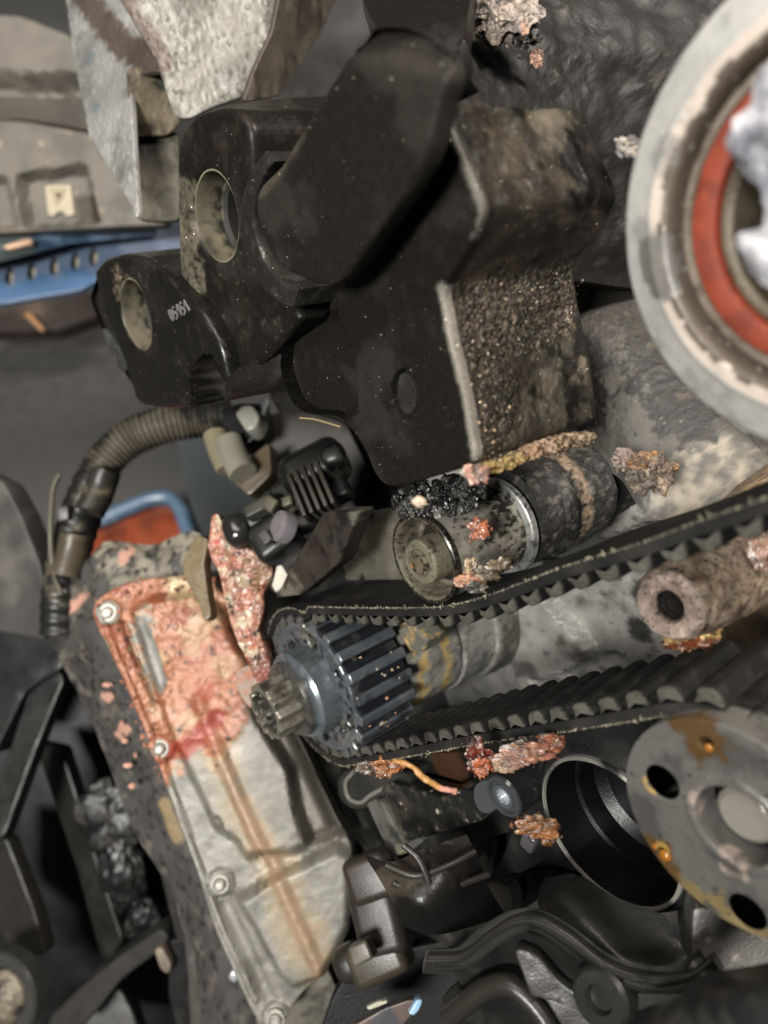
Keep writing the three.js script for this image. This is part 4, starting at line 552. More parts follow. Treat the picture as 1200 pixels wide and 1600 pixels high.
// ================================================================== HEAT SHIELD, top left
{
  const dim = (u, v, s) => { const wv = 0.5 * fb(u * 0.12, v * 0.12, 9, 2), x = (u * 0.94 + v * 0.34) / s + wv, y = (v * 0.94 - u * 0.34) / s * 0.42 + wv, xi = Math.floor(x), yi = Math.floor(y); let best = 0; for (let i = -1; i < 2; i++) for (let j = -1; j < 2; j++) { const a = (xi + i) & 1023, b = (yi + j) & 1023, d = Math.hypot(x - xi - i - 0.1 - 0.8 * hash(a, b, 5), y - yi - j - 0.1 - 0.8 * hash(a, b, 6)) / (0.3 + 0.3 * hash(a, b, 7)); best = Math.max(best, (0.5 + 0.5 * hash(a, b, 8)) * (1 - sst(0.0, 1.0, d))); } return best; };
  const mk = (pl, pts, k, s, o = {}) => slab(pl, pts, 2, { edge: 0.9, r: o.r ?? 2, bev: 0.3, bs: 1, h: (u, v) => k * dim(u + 300, v + 300, s) + (o.w ?? 0.6) * fb(u * 0.07, v * 0.07, 4, 4) });
  const p1 = PL(180, 180, 285, -0.62, 0.12, 0.78), p2 = PL(320, 80, 265, 0.05, -0.28, 0.95), p3 = PL(455, 70, 262, 0.72, -0.25, 0.6), p4 = PL(240, 150, 282, 0.25, -0.4, 0.85), p5 = PL(245, 280, 290, 0.1, 0.05, 1);
  const left = mk(p1, [[98, -40], [170, -40], [226, 62], [250, 100], [252, 112], [204, 116], [209, 230], [216, 330], [212, 342], [196, 305], [140, 212], [118, 110]], 0.45, 2.2, { w: 0.8 });
  const front = mk(p2, [[150, -60], [470, -60], [446, 0], [418, 60], [392, 118], [378, 152], [330, 168], [300, 185], [278, 186], [268, 172], [246, 98], [200, 20]], 0.5, 2.3, { w: 1.6 });
  const side = mk(p3, [[446, -60], [560, -60], [520, 10], [498, 60], [436, 150], [380, 160], [396, 110], [425, 50]], 0.8, 7, { w: 0.5 });
  const fold = mk(p4, [[197, 108], [250, 98], [272, 175], [284, 190], [262, 212], [205, 214]], 0.2, 5);
  const low = mk(p5, [[204, 205], [280, 205], [282, 345], [240, 346], [214, 342]], 0.2, 6, { r: 3 });
  paint(left, C(165, 165, 162), [{ c: C(124, 123, 120), s: 0.06, lo: -0.1, hi: 0.4 }, { c: C(90, 74, 66), along: [hit(p1, 120, -20), hit(p1, 190, 70), hit(p1, 245, 100)], r: 7, k: 0.9 }, { c: C(90, 120, 126), at: [at(p1, 142, 92, 3), at(p1, 150, 170, 2.5)], k: 0.5 }]);
  paint(front, C(128, 125, 117), [{ c: C(98, 95, 88), s: 0.05, lo: -0.1, hi: 0.3 }, { c: C(84, 70, 62), along: [hit(p2, 170, -30), hit(p2, 215, 50), hit(p2, 250, 95)], r: 6, k: 0.9 }]);
  paint(side, C(84, 76, 68), [{ c: C(60, 56, 50), s: 0.1, lo: 0, hi: 0.3 }]); paint(fold, C(120, 108, 88), [{ c: C(50, 48, 44), s: 0.1, lo: -0.1, hi: 0.25 }]); paint(low, C(84, 80, 68), [{ c: C(58, 56, 50), s: 0.1, lo: 0, hi: 0.3 }]);
  thing('heat_shield', 'dimpled silver heat shield of folded sheet at the top left', 'heat shield', [['left_flange', left, mat.shield], ['front_panel', front, mat.shield], ['side_panel', side, mat.shield, { label: 'dark beaded side of the shield' }], ['fold', fold, mat.shield], ['lower_flap', low, mat.cast, { label: 'olive-grey lower flap' }]]);
}
// ================================================================== far things at the left
{
  const pl = PL(60, 200, 470, 0.05, -0.1, 1);
  const a = slab(pl, [[-160, 20], [30, 24], [110, 56], [160, 110], [160, 205], [60, 186], [-160, 176]], 14, { r: 4, edge: 6, h: (u, v) => -14 * sst(4, -4, sdPoly([u, v], [[-200, 118], [200, 122], [200, 260], [-200, 260]].map((p) => uv(pl, ...p)))) }); paint(a, C(128, 122, 113), [{ c: C(112, 106, 98), s: 0.04, lo: -0.1, hi: 0.3 }]);
  const b = slab(PL(60, 260, 455, 0.0, -0.15, 1), [[-160, 182], [40, 190], [160, 212], [240, 260], [260, 350], [-160, 372]], 14, { r: 3, edge: 4, h: (u, v) => { const f = (p) => p.map((q) => uv(PL(60, 260, 455, 0.0, -0.15, 1), ...q)); return -9 * sst(3, -2, sdPoly([u, v], f([[28, 276], [130, 262], [152, 345], [40, 352]]))) - 6 * sst(3, -2, sdPoly([u, v], f([[-150, 290], [6, 280], [24, 352], [-150, 360]]))); } });
  paint(b, C(124, 118, 108), [{ c: C(100, 96, 90), s: 0.05, lo: -0.05, hi: 0.3 }, { c: C(196, 180, 150), s: 0.2, lo: 0.3, hi: 0.45 }]);
  const c = slab(PL(60, 20, 520, 0, 0, 1), [[-160, -80], [160, -80], [160, 60], [-160, 20]], 14); paint(c, C(34, 34, 31));
  thing('front_panel', 'dusty grey plastic crossmember with pockets at the far left', 'panel', [['upper_ledge', a, mat.castDull], ['pocketed_ledge', b, mat.castDull], ['dark_recess', c, mat.castDull]]);
  const cp = PL(94, 312, 440, 0, -0.1, 1), clip = slab(cp, [[70, 290], [110, 288], [116, 336], [104, 338], [98, 330], [90, 331], [84, 338], [75, 336]], 3, { r: 0.8, bev: 0.4, holes: [ell(92, 306, 4.5, 4.5)] }); paint(clip, C(180, 170, 146), [{ c: C(130, 116, 90), s: 0.15, lo: 0.1, hi: 0.3 }]);
  const rimm = lathe(hit(cp, 92, 306), cp.n, [[-2, 1.7], [0.6, 1.7], [0.6, 2.6], [-2, 2.6]], { seg: 20 }); paint(rimm, C(170, 158, 130));
  thing('clip_nut', 'pale beige spring clip nut on the grey crossmember', 'clip', [['plate', clip, mat.plain], ['collar', rimm, mat.plain]]);
}
{ // blue perforated rail
  const BL = C(64, 110, 170), pl = PL(100, 410, 500, 0, 0.25, 1), holes = [[14, 432], [49, 424], [84, 416], [117, 408], [146, 401]];
  const bar = slab(pl, [[-120, 412], [0, 396], [140, 366], [300, 340], [300, 400], [200, 410], [128, 452], [0, 475], [-120, 490]], 5, { r: 1, edge: 5, holes: holes.map(([x, y]) => ell(x, y, 8, 16, 5)) });
  paint(bar, C(98, 114, 136), [{ c: C(58, 96, 138), at: [at(pl, 60, 470, 22), at(pl, -20, 474, 20), at(pl, 120, 448, 16)], k: 0.8 }, { c: C(150, 158, 180), at: [at(pl, 240, 360, 26)], k: 0.6 }]);
  const bq = PL(100, 345, 480, 0, 0.5, 1), lip = slab(bq, [[-120, 388], [0, 366], [110, 336], [240, 322], [240, 348], [100, 362], [0, 388], [-120, 408]], 10, { r: 2, edge: 5 }); paint(lip, C(66, 96, 122), [{ c: C(130, 160, 190), s: 0.05, lo: 0, hi: 0.3 }, { c: C(104, 116, 106), at: [at(bq, -10, 380, 26)], k: 0.8 }]);
  const dark = slab(PL(100, 380, 520, 0, 0.3, 1), [[-120, 380], [0, 375], [290, 330], [290, 352], [0, 410], [-120, 430]], 6); paint(dark, C(20, 18, 18));  // dark sheet painted as the shade between the two bars
  const hl = holes.map(([x, y]) => ['hole_back', paint(slab(PL(100, 410, 505.5, 0, 0.25, 1), ell(x + 1, y + 7, 9, 14, 5), 2, { sm: true, per: 1 }), C(190, 180, 158)), mat.plain]);
  thing('blue_rail', 'blue painted metal rail with a row of slots, far left', 'rail', [['slotted_face', bar, mat.paint, { sub: hl }], ['upper_lip', lip, mat.paint], ['gap_shade_sheet', dark, mat.castDull]]);
  const tip = slab(PL(70, 385, 470, 0, 0, 1), [[4, 384], [40, 372], [50, 373], [50, 380], [10, 390]], 6, { r: 1.5 }); paint(tip, C(220, 180, 150)); thing('pale_scrap', 'small pale scrap lying between the two edges of the blue rail', 'scrap', [['scrap', tip, mat.plain]]);
  const tip2 = slab(PL(52, 503, 690, 0, 0, 1), [[36, 490], [46, 488], [70, 515], [64, 518]], 5, { r: 1.5 }); paint(tip2, C(190, 140, 95)); thing('tan_scrap', 'short tan scrap on the floor below the blue rail', 'scrap', [['scrap', tip2, mat.plain]]);
  const beam = slab(PL(100, 490, 700, 0, 0.2, 1), [[-80, 480], [60, 470], [150, 455], [160, 490], [90, 515], [-80, 520]], 20, { edge: 12 }); paint(beam, C(60, 50, 44), [{ c: C(120, 100, 84), s: 0.02, lo: 0, hi: 0.3 }]); thing('dark_beam', 'blurred brown-black beam right beneath the blue rail', 'beam', [['beam', beam, mat.castDull]]);
}
{ // drain tray
  const tp = PL(200, 850, 640, 0, 0.35, 0.94), outl = [[-40, 905], [60, 858], [150, 820], [240, 782], [268, 780], [284, 796], [312, 880], [330, 960], [60, 1100], [-60, 1000]];
  const q = spline2(outl.map((p) => uv(tp, ...p)), true, 5), inner = slab(tp, outl, 2, { r: 10, edge: 8 }); paint(inner, C(150, 66, 34), [{ c: C(84, 40, 24), s: 0.02, lo: -0.1, hi: 0.3 }]);
  const rim = tube(rounded(outl.map((p) => uv(tp, ...p)), 14).map(([u, v]) => on(tp, u, v, 6)), 6.5, { closed: true, n: 160, m: 12 }); paint(rim, C(96, 124, 150), [{ c: C(150, 176, 200), s: 0.02, lo: 0.1, hi: 0.3 }]);
  const rim2 = tube(rounded(outl.map((p) => uv(tp, ...p)), 14).map(([u, v]) => on(tp, u, v, -4)), 7.5, { closed: true, n: 160, m: 10 }); paint(rim2, C(52, 58, 66));
  thing('drain_tray', 'blue-rimmed tray with rust-brown bottom beneath the engine', 'tray', [['bottom', inner, mat.gloss], ['rim', rim, mat.paint], ['wall', rim2, mat.plain]]);
  const box = slab(PL(340, 760, 600, 0.1, 0.3, 0.9), [[270, 660], [420, 660], [420, 860], [330, 860], [300, 800]], 20, { r: 4, edge: 8 }); paint(box, C(58, 66, 71)); thing('grey_tub', 'blue-grey tub wall beyond the pale connectors', 'tub', [['wall', box, mat.plain]]);
}
{ // conduit
  const pts = [[360, 650, 345], [310, 655, 345], [255, 664, 343], [205, 684, 342], [165, 720, 340], [140, 770, 338], [122, 820, 336], [108, 870, 334], [98, 930, 332], [96, 990, 332]];
  const g = tube(pts, (t) => (t < 0.5 ? 8.3 + 0.5 * Math.cos(t * 2 * Math.PI * 58) : 8.8 + 0.25 * Math.sin(t * 160)), { n: 420, m: 22, amp: 0.25, sc: 0.15 });
  const bx = P(255, 690, 334); bx.r = 34; paint(g, C(40, 39, 37), [{ c: C(126, 120, 106), at: [Object.assign(P(215, 700, 334), { r: 15 }), Object.assign(P(175, 730, 332), { r: 10 }), Object.assign(P(250, 680, 334), { r: 14 })], ragged: 0.4, k: 0.85 }, { c: C(100, 92, 80), s: 0.1, lo: 0.05, hi: 0.3 }]);
  const tapes = [[[166, 735, 329], [140, 800, 326]], [[118, 835, 325], [102, 900, 323]]].map(([a, b], i) => paint(tube([a, [(a[0] + b[0]) / 2 + 2, (a[1] + b[1]) / 2, a[2] - 0.5], b], 6.4, { n: 20, m: 16, amp: 0.5, sc: 0.2 }), i ? C(92, 84, 70) : C(60, 57, 52), [{ c: C(130, 120, 98), s: 0.12, lo: 0.05, hi: 0.3 }]));
  const wire = tube([[92, 742, 330], [84, 760, 328], [80, 800, 326], [80, 860, 325], [86, 900, 324], [96, 930, 322]], 1.3, { n: 40, m: 8 }); paint(wire, C(104, 98, 86));
  const tab = slab(PL(104, 800, 324, 0, 0, 1), [[86, 792], [106, 790], [108, 812], [90, 816]], 4, { r: 1 }); paint(tab, C(58, 55, 50));
  thing('corrugated_conduit', 'bent ribbed black conduit wrapped in dusty tape at left', 'conduit', [['ribbed_tube', g, mat.plastic], ['tape', tapes[0], mat.plastic], ['tape', tapes[1], mat.plastic], ['thin_wire', wire, mat.plastic], ['tape_tab', tab, mat.plastic]]);
}
{ // pale connectors
  const a = PL(384, 652, 305, -0.3, 0.35, 0.9), g = slab(a, [[366, 646], [378, 633], [392, 632], [404, 650], [398, 668], [384, 674]], 10, { r: 1.5, bev: 1.2, bs: 3 }); paint(g, C(150, 150, 140));
  const g2 = slab(PL(412, 632, 300, 0, 0.2, 1), [[406, 628], [416, 620], [420, 630], [412, 650]], 6, { r: 1 }); paint(g2, C(104, 108, 112));
  const body = slab(PL(390, 665, 312, -0.2, 0.2, 1), [[345, 640], [372, 630], [410, 630], [412, 670], [380, 700], [350, 690]], 14, { r: 2, edge: 4 }); paint(body, C(26, 25, 24));
  thing('upper_connector', 'grey-white plug in a black holder under the cast mount', 'connector', [['holder', body, mat.plastic], ['plug', g, mat.pale], ['tab', g2, mat.pale]]);
  const t1 = tube([[352, 735, 305], [342, 705, 309], [336, 680, 313]], (t) => 3.6 + 1.4 * t, { n: 14, m: 12 }), t2 = tube([[380, 740, 300], [366, 715, 304], [356, 690, 308]], 5.6, { n: 14, m: 16 }), base = slab(PL(375, 760, 305, -0.2, 0.2, 1), [[352, 745], [380, 722], [420, 690], [424, 740], [402, 762], [388, 775], [372, 760]], 10, { r: 2, edge: 4 });
  paint(t1, C(138, 130, 106)); paint(t2, C(146, 142, 128)); paint(base, C(84, 72, 54), [{ c: C(80, 70, 52), s: 0.06, lo: 0, hi: 0.3 }]);
  const bkt = slab(PL(450, 690, 325, -0.1, 0.1, 1), [[425, 645], [470, 640], [540, 660], [580, 740], [560, 780], [480, 760], [430, 740], [418, 690]], 8, { r: 3, edge: 4 }); paint(bkt, C(80, 76, 70), [{ c: C(58, 55, 50), s: 0.05, lo: 0, hi: 0.3 }]);
  thing('cream_connector', 'cream twin-barrel connector on a brown base left of the wiring plug', 'connector', [['short_barrel', t1, mat.pale], ['long_barrel', t2, mat.pale], ['base', base, mat.pale]]);
  thing('stay_plate', 'dull grey stay plate behind the black bracket lower edge', 'plate', [['plate', bkt, mat.plastic]]);
}
{ // black wiring plug
  const B = (px, py, d, sz, rot, r = 2, c = C(40, 39, 37)) => { const pl = PL(px, py, d, -0.25, 0.3, 0.9); return paint(blockOn(pl, px, py, sz, rot, r), c, [{ c: C(84, 82, 76), s: 0.15, lo: 0.1, hi: 0.35, k: 0.8 }]); };
  const body = B(395, 803, 262, [24, 11, 14], 28, 4.5), cap = B(362, 822, 259, [10, 12.5, 14], 28, 5), ridge = B(400, 790, 255, [10, 5, 6], 28, 1, C(62, 62, 54)), clip = B(420, 786, 253, [5, 5, 5], 60, 0.8, C(96, 92, 76)), sq = B(447, 782, 255, [4, 3.6, 4], 20, 0.8, C(92, 90, 70));
  const low = B(420, 832, 258, [17, 15, 14], 40, 3.5), lo2 = B(413, 838, 250, [3.6, 5, 3], 40, 0.7, C(84, 84, 80)), lens = lathe(hit(PL(438, 822, 251, -0.55, 0.2, 0.8), 438, 822), V(-0.75, 0.25, 0.6), [[-3, 0], [-3, 5.4], [0, 5.4], [1, 5], [1.3, 3.6], [1.6, 3.2], [1.6, 0]], { seg: 40 }); paint(lens, C(112, 108, 112));
  const mid = B(455, 805, 262, [14, 16, 14], 30, 2.5), slats = [0, 1, 2, 3, 4].map((k) => ['rib', B(462 + k * 11, 772 - k * 5, 257, [1.6, 17, 8], 28, 0.5, C(66, 62, 54)), mat.plastic]);
  const frame = B(482, 765, 266, [26, 16, 8], 28, 1.5, C(22, 22, 21)), top = B(480, 720, 262, [24, 15, 16], 28, 5, C(24, 24, 23)), knob = B(515, 705, 255, [8, 9, 9], 20, 3, C(20, 20, 20));
  thing('wiring_plug', 'black multi-part wiring plug with ribbed middle left of centre', 'connector', [['end_cap', cap, mat.gloss], ['body', body, mat.plastic, { sub: [['ridge', ridge, mat.plastic], ['catch', clip, mat.plastic], ['catch', sq, mat.plastic]] }], ['lower_socket', low, mat.plastic, { sub: [['window', lo2, mat.plastic]] }], ['oval_button', lens, mat.gloss, { label: 'shiny oval button' }], ['middle', mid, mat.plastic], ['frame', frame, mat.plastic, { sub: slats }], ['upper_shell', top, mat.plastic], ['knob', knob, mat.plastic]]);
  const strip = slab(PL(470, 850, 265, -0.3, 0.3, 0.9), [[468, 806], [520, 795], [530, 830], [505, 850], [470, 905], [430, 930], [410, 905], [440, 860]], 5, { r: 2, edge: 2, amp: 0.4 }); paint(strip, C(60, 52, 47), [{ c: C(40, 36, 33), s: 0.1, lo: 0, hi: 0.3 }]);
  const glint = slab(PL(508, 826, 255, -0.3, 0.3, 0.9), [[496, 826], [518, 821], [520, 828], [498, 834]], 1.6, { r: 0.8 }); paint(glint, C(190, 190, 185));  // pale sliver added as a painted glint
  const chip = slab(PL(437, 902, 255, -0.2, 0.2, 0.95), [[424, 915], [432, 884], [440, 882], [456, 910], [430, 925]], 2, { r: 0.6, edge: 1.5, amp: 0.3 }); paint(chip, C(205, 200, 185));
  thing('guide_strip', 'dark brown guide strip slanting from the wiring plug to the belt', 'strip', [['strip', strip, mat.plastic], ['edge_glint', glint, mat.bright, { label: 'pale sliver painted as a glint' }]]);
  thing('pale_flake', 'pale torn flake beside the upper left corner of the belt', 'flake', [['flake', chip, mat.plain]]);
}

// ================================================================== ALLOY COVER, lower left
{
  const cp = PL(350, 1250, 285, -0.06, 0.10, 0.99), F = (p) => p.map((q) => uv(cp, ...q));
  const outl = [[143, 960], [152, 936], [172, 922], [214, 906], [320, 896], [352, 930], [400, 1010], [432, 1090], [470, 1160], [528, 1285], [552, 1322], [554, 1400], [548, 1450], [520, 1500], [508, 1522], [474, 1548], [452, 1580], [436, 1612], [412, 1606], [392, 1580], [338, 1460], [300, 1340], [246, 1190], [196, 1070]];
  const A = F([[208, 952], [240, 934], [310, 926], [350, 950], [396, 1040], [420, 1080], [470, 1190], [520, 1300], [460, 1330], [410, 1328], [388, 1338], [372, 1310], [340, 1290], [312, 1230], [278, 1160], [262, 1120], [232, 1030]]);
  const B = F([[372, 1400], [430, 1362], [528, 1318], [552, 1330], [550, 1440], [505, 1520], [462, 1538], [440, 1520], [404, 1450]]);
  const CH = F([[252, 1000], [232, 962], [214, 962], [216, 990], [246, 1080], [262, 1086], [270, 1060]]);
  const ridge = F([[318, 1090], [352, 1180], [400, 1290], [450, 1390], [500, 1500], [516, 1530]]), side = F([[384, 1078], [402, 1120], [432, 1170], [452, 1200], [462, 1262], [484, 1322], [530, 1308], [570, 1300], [440, 1040]]), seam = F([[340, 1402], [372, 1396], [430, 1364], [528, 1312]]), rimL = F([[156, 950], [200, 1060], [250, 1180], [300, 1320], [345, 1440], [400, 1560]]), chanB = F([[352, 1412], [380, 1470], [420, 1560], [436, 1580]]), chA = F([[192, 975], [212, 1030], [240, 1092], [262, 1096]]), dimple = F([[344, 1274], [362, 1308]]);
  const pinkA = [[190, 930, 16], [240, 915, 14], [290, 925, 18], [330, 960, 18], [300, 1000, 20], [320, 1050, 20], [290, 1090, 20], [330, 1110, 16], [280, 1130, 14], [250, 1110, 8], [345, 1150, 9], [370, 1060, 14]].map(([x, y, r]) => [...uv(cp, x, y), r]);
  const leftS = F([[160, 950], [195, 1030], [228, 1110], [250, 1180], [252, 1235]]);
  const bolts = [[172, 957], [253, 1168], [346, 1378], [432, 1588]].map((q) => uv(cp, ...q));
  const pinkM = (u, v) => { let m = 0; const n1 = fb(u * 0.09, v * 0.09, 6, 6), n2 = fb(u * 0.5, v * 0.5, 16, 3); for (const [a, b, r] of pinkA) m = Math.max(m, 1 - sst(0.45, 1.1, Math.hypot(u - a, v - b) / r + 1.1 * n1 + 0.35 * n2)); m = Math.max(m, 1 - sst(0.4, 1, sdLine([u, v], leftS) / 4.6 + 0.8 * fb(u * 0.25, v * 0.25, 2, 4))); return m * sst(-0.8, 0.8, sdPoly([u, v], CH) + 1.2 * fb(u * 0.2, v * 0.2, 19, 3)) * sst(0.0, 2, Math.hypot(u - bolts[0][0], v - bolts[0][1]) - 4); };
  const h = (u, v) => {
    const p = [u, v]; let z = 5.5 * sst(1.8, -2.6, sdPoly(p, A)) + 5.5 * sst(1.8, -2.6, sdPoly(p, B)) - 0.6 * sst(0.6, -2.5, sdPoly(p, CH)) - 2.5 * sst(1.6, 0.4, sdLine(p, chA));
    z += 1.1 * sst(3.6, 0.2, sdLine(p, ridge)) + 1.4 * sst(1.6, 0.8, sdLine(p, rimL)) - 1.2 * sst(0.9, 0.2, sdLine(p, seam)) - 1.6 * sst(1.4, 0.3, sdLine(p, dimple)) - 1.0 * sst(3, 1, sdLine(p, chanB));
    for (const [a, b] of bolts) z += 1.8 * sst(5.6, 4.2, Math.hypot(u - a, v - b));
    z -= 8 * sst(0.8, -2.5, sdPoly(p, side)); const m = pinkM(u, v); z += m * (0.5 + 1.5 * Math.max(-0.3, fb(u * 0.16, v * 0.16, 9, 4)) + 0.35 * fb(u * 0.8, v * 0.8, 4, 2));
    return z + 0.22 * fb(u * 0.25, v * 0.25, 1, 3);
  };
  const g = slab(cp, outl, 16, { edge: 1.05, h, bev: 0.8, r: 4, crease: 0.8, steps: 3 });
  const G2 = C(124, 122, 115);
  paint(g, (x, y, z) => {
    const d = V(x, y, z).sub(cp.o), u = d.dot(cp.u), v = d.dot(cp.v), n = fb(u * 0.1, v * 0.1, 7, 4), f = fb(u * 0.6, v * 0.6, 8, 4);
    let c = mixc(G2, C(98, 96, 90), sst(-0.05, 0.3, n));
    const rd = sdLine([u, v], ridge); c = mixc(c, C(146, 132, 104), 0.75 * sst(13, 3, rd + 8 * n)); c = mixc(c, C(156, 116, 90), 0.5 * sst(6.5, 0.2, rd + 7 * n + 2 * f));
    const m = pinkM(u, v), w = fb(u * 0.09 + 9, v * 0.09, 3, 5); let pk = mixc(C(166, 112, 84), C(150, 88, 62), sst(-0.15, 0.25, w)); pk = mixc(pk, C(166, 136, 102), 0.8 * sst(0.05, 0.3, fb(u * 0.07 + 3, v * 0.07, 33, 4))); pk = mixc(pk, C(138, 58, 44), 0.5 * sst(0.15, 0.4, fb(u * 0.1 + 5, v * 0.1, 44, 4)));
    c = mixc(c, C(160, 138, 104), 0.7 * sst(0.02, 0.22, m + 0.25 * f)); c = mixc(c, pk, sst(0.12, 0.62, m + 0.35 * f)); c = mixc(c, C(35, 30, 28), 0.9 * sst(0.24, 0.33, fb(u * 0.42, v * 0.42, 55, 3)) * sst(0.0, 0.4, m + 0.12));
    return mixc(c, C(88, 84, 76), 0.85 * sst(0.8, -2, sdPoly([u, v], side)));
  }, [{ c: C(148, 58, 46), along: [hit(cp, 272, 1178), hit(cp, 300, 1160), hit(cp, 345, 1118)].map((q) => q.addScaledVector(cp.n, 4)), r: 5.5, k: 0.85, ragged: 0.6 }, { c: C(150, 70, 40), at: [Object.assign(hit(cp, 328, 1080).addScaledVector(cp.n, 5.5), { r: 4 })], k: 0.9 }, { c: C(110, 106, 98), at: [Object.assign(hit(cp, 470, 1200).addScaledVector(cp.n, -4), { r: 26 }), Object.assign(hit(cp, 430, 1110).addScaledVector(cp.n, -6), { r: 18 }), Object.assign(hit(cp, 510, 1260).addScaledVector(cp.n, -4), { r: 18 })], k: 0.6, ragged: 0.3 }, { c: C(206, 190, 150), at: [Object.assign(hit(cp, 300, 905), { r: 12 })], k: 0.7 }]);
  const bs = bolts.map(([a, b], i) => { const c = on(cp, a, b, 1.7); return ['bolt', paint(lathe(c, cp.n, [[-1, 0], [-1, 3.6], [0.6, 3.6], [0.9, 3.1], [0.9, 2.5], [2.1, 2.3], [2.5, 1.8], [2.0, 1.2], [2.0, 0]], { seg: 28, edge: 1.2, amp: 0.1 }), i === 0 ? C(196, 190, 180) : C(160, 156, 148)), mat.alloy]; });
  const lowF = patch([[[395, 1565, 292], [440, 1540, 290], [510, 1512, 290]], [[405, 1610, 296], [455, 1590, 296], [525, 1545, 296]], [[420, 1680, 308], [480, 1640, 308], [540, 1590, 308]]], { nu: 40, nv: 40, th: 5, amp: 0.5 }); paint(lowF, C(170, 165, 152), [{ c: C(120, 116, 106), s: 0.1, lo: 0, hi: 0.3 }]);
  const tab = slab(PL(400, 1120, 262, -0.1, 0.1, 1), [[368, 1052], [392, 1040], [412, 1062], [418, 1090], [404, 1110], [380, 1096]], 4, { sm: true, edge: 1, amp: 0.5, sc: 0.3 }); paint(tab, C(150, 132, 118), [{ c: C(168, 108, 86), s: 0.2, lo: -0.1, hi: 0.2 }, { c: C(60, 52, 48), s: 0.6, lo: 0.25, hi: 0.35 }]);
  const flk = crumbs(mkPlane(cp.o.clone().addScaledVector(cp.n, 1.2), cp.n), [[146, 940], [215, 902], [330, 896], [350, 930], [300, 922], [230, 930], [190, 960], [235, 1080], [258, 1180], [262, 1250], [246, 1220], [200, 1100]], 150, 0.25, 1.0, [C(166, 112, 86), C(176, 130, 104), C(150, 96, 72), C(166, 116, 90)], 151, { lift: 0.4 });
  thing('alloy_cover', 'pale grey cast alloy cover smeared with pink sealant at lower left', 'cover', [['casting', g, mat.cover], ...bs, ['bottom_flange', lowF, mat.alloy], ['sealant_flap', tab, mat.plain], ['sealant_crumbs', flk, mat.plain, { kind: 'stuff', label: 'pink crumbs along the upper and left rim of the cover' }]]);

  // thick residue between cover and plug
  const rp = PL(370, 930, 262, -0.1, 0.15, 0.98), rq = [[330, 804], [342, 800], [352, 832], [392, 856], [424, 872], [428, 900], [410, 925], [414, 950], [404, 985], [414, 1010], [424, 1040], [420, 1062], [400, 1072], [388, 1040], [368, 1000], [352, 950], [342, 900], [322, 850]];
  const rg = slab(rp, rq, 7, { edge: 0.75, r: 2, bev: 1.2, h: (u, v) => 2.4 * fb(u * 0.14, v * 0.14, 5, 5) + 1.0 * Math.abs(fb(u * 0.5, v * 0.5, 6, 4)), amp: 1.2, sc: 0.2, crease: 1.0 });
  paint(rg, C(206, 150, 128), [{ c: PINK2, s: 0.14, lo: -0.05, hi: 0.25 }, { c: CREAM, s: 0.22, lo: 0.02, hi: 0.22, q: 12, k: 0.9 }, { c: RED, s: 0.2, lo: 0.18, hi: 0.34, q: 70, k: 0.8 }, { c: C(30, 27, 25), s: 0.5, lo: 0.2, hi: 0.3, q: 21, k: 0.95 }, { c: C(120, 98, 60), at: [at(rp, 405, 880, 10)], k: 0.8, s: 0.3, lo: -0.2, hi: 0.2 }, { c: C(120, 44, 36), at: [at(rp, 410, 1045, 6)], k: 0.7 }]);
  thing('sealant_mass', 'thick lumpy pink sealant strip hanging between the plug and the sprocket', 'sealant', [['mass', rg, mat.crudWet]]);
  const tp = PL(300, 880, 268, -0.3, 0.2, 0.9), tan = slab(tp, [[326, 842], [318, 880], [324, 930], [330, 962], [318, 972], [306, 930], [288, 906], [284, 880], [306, 834]], 5, { r: 2, edge: 1.4, amp: 0.5 }); paint(tan, C(120, 108, 84), [{ c: C(120, 104, 76), s: 0.1, lo: -0.05, hi: 0.25 }, { c: C(50, 46, 40), s: 0.5, lo: 0.25, hi: 0.34 }]);
  thing('tan_bracket', 'yellow-stained thin bracket standing left of the pink sealant strip', 'bracket', [['sheet', tan, mat.silicone]]);
  // head body round the cover
  const hb = patch([[[78, 930, 330], [150, 862, 326], [170, 846, 322], [240, 850, 318], [300, 830, 312], [340, 860, 306]], [[70, 960, 332], [120, 900, 324], [160, 880, 318], [240, 885, 312], [300, 880, 308], [340, 900, 306]], [[82, 1010, 332], [120, 990, 324], [150, 985, 318], [220, 960, 312], [290, 940, 310], [340, 950, 310]], [[120, 1080, 330], [160, 1080, 322], [190, 1080, 318], [230, 1080, 316], [300, 1060, 316], [360, 1060, 316]], [[165, 1180, 328], [200, 1180, 322], [230, 1180, 318], [260, 1180, 318], [330, 1180, 318], [400, 1180, 316]], [[205, 1290, 326], [240, 1290, 322], [270, 1280, 318], [300, 1280, 318], [370, 1280, 316], [450, 1280, 316]], [[290, 1440, 324], [310, 1440, 320], [325, 1440, 318], [345, 1440, 318], [420, 1440, 316], [500, 1440, 316]], [[320, 1640, 324], [350, 1640, 320], [370, 1640, 318], [390, 1640, 318], [450, 1640, 320], [520, 1640, 320]]], { nu: 120, nv: 170, th: 12, amp: 1.6, sc: 0.07, oct: 4 });
  const Hd = (x, y, d, r) => Object.assign(P(x, y, d), { r });
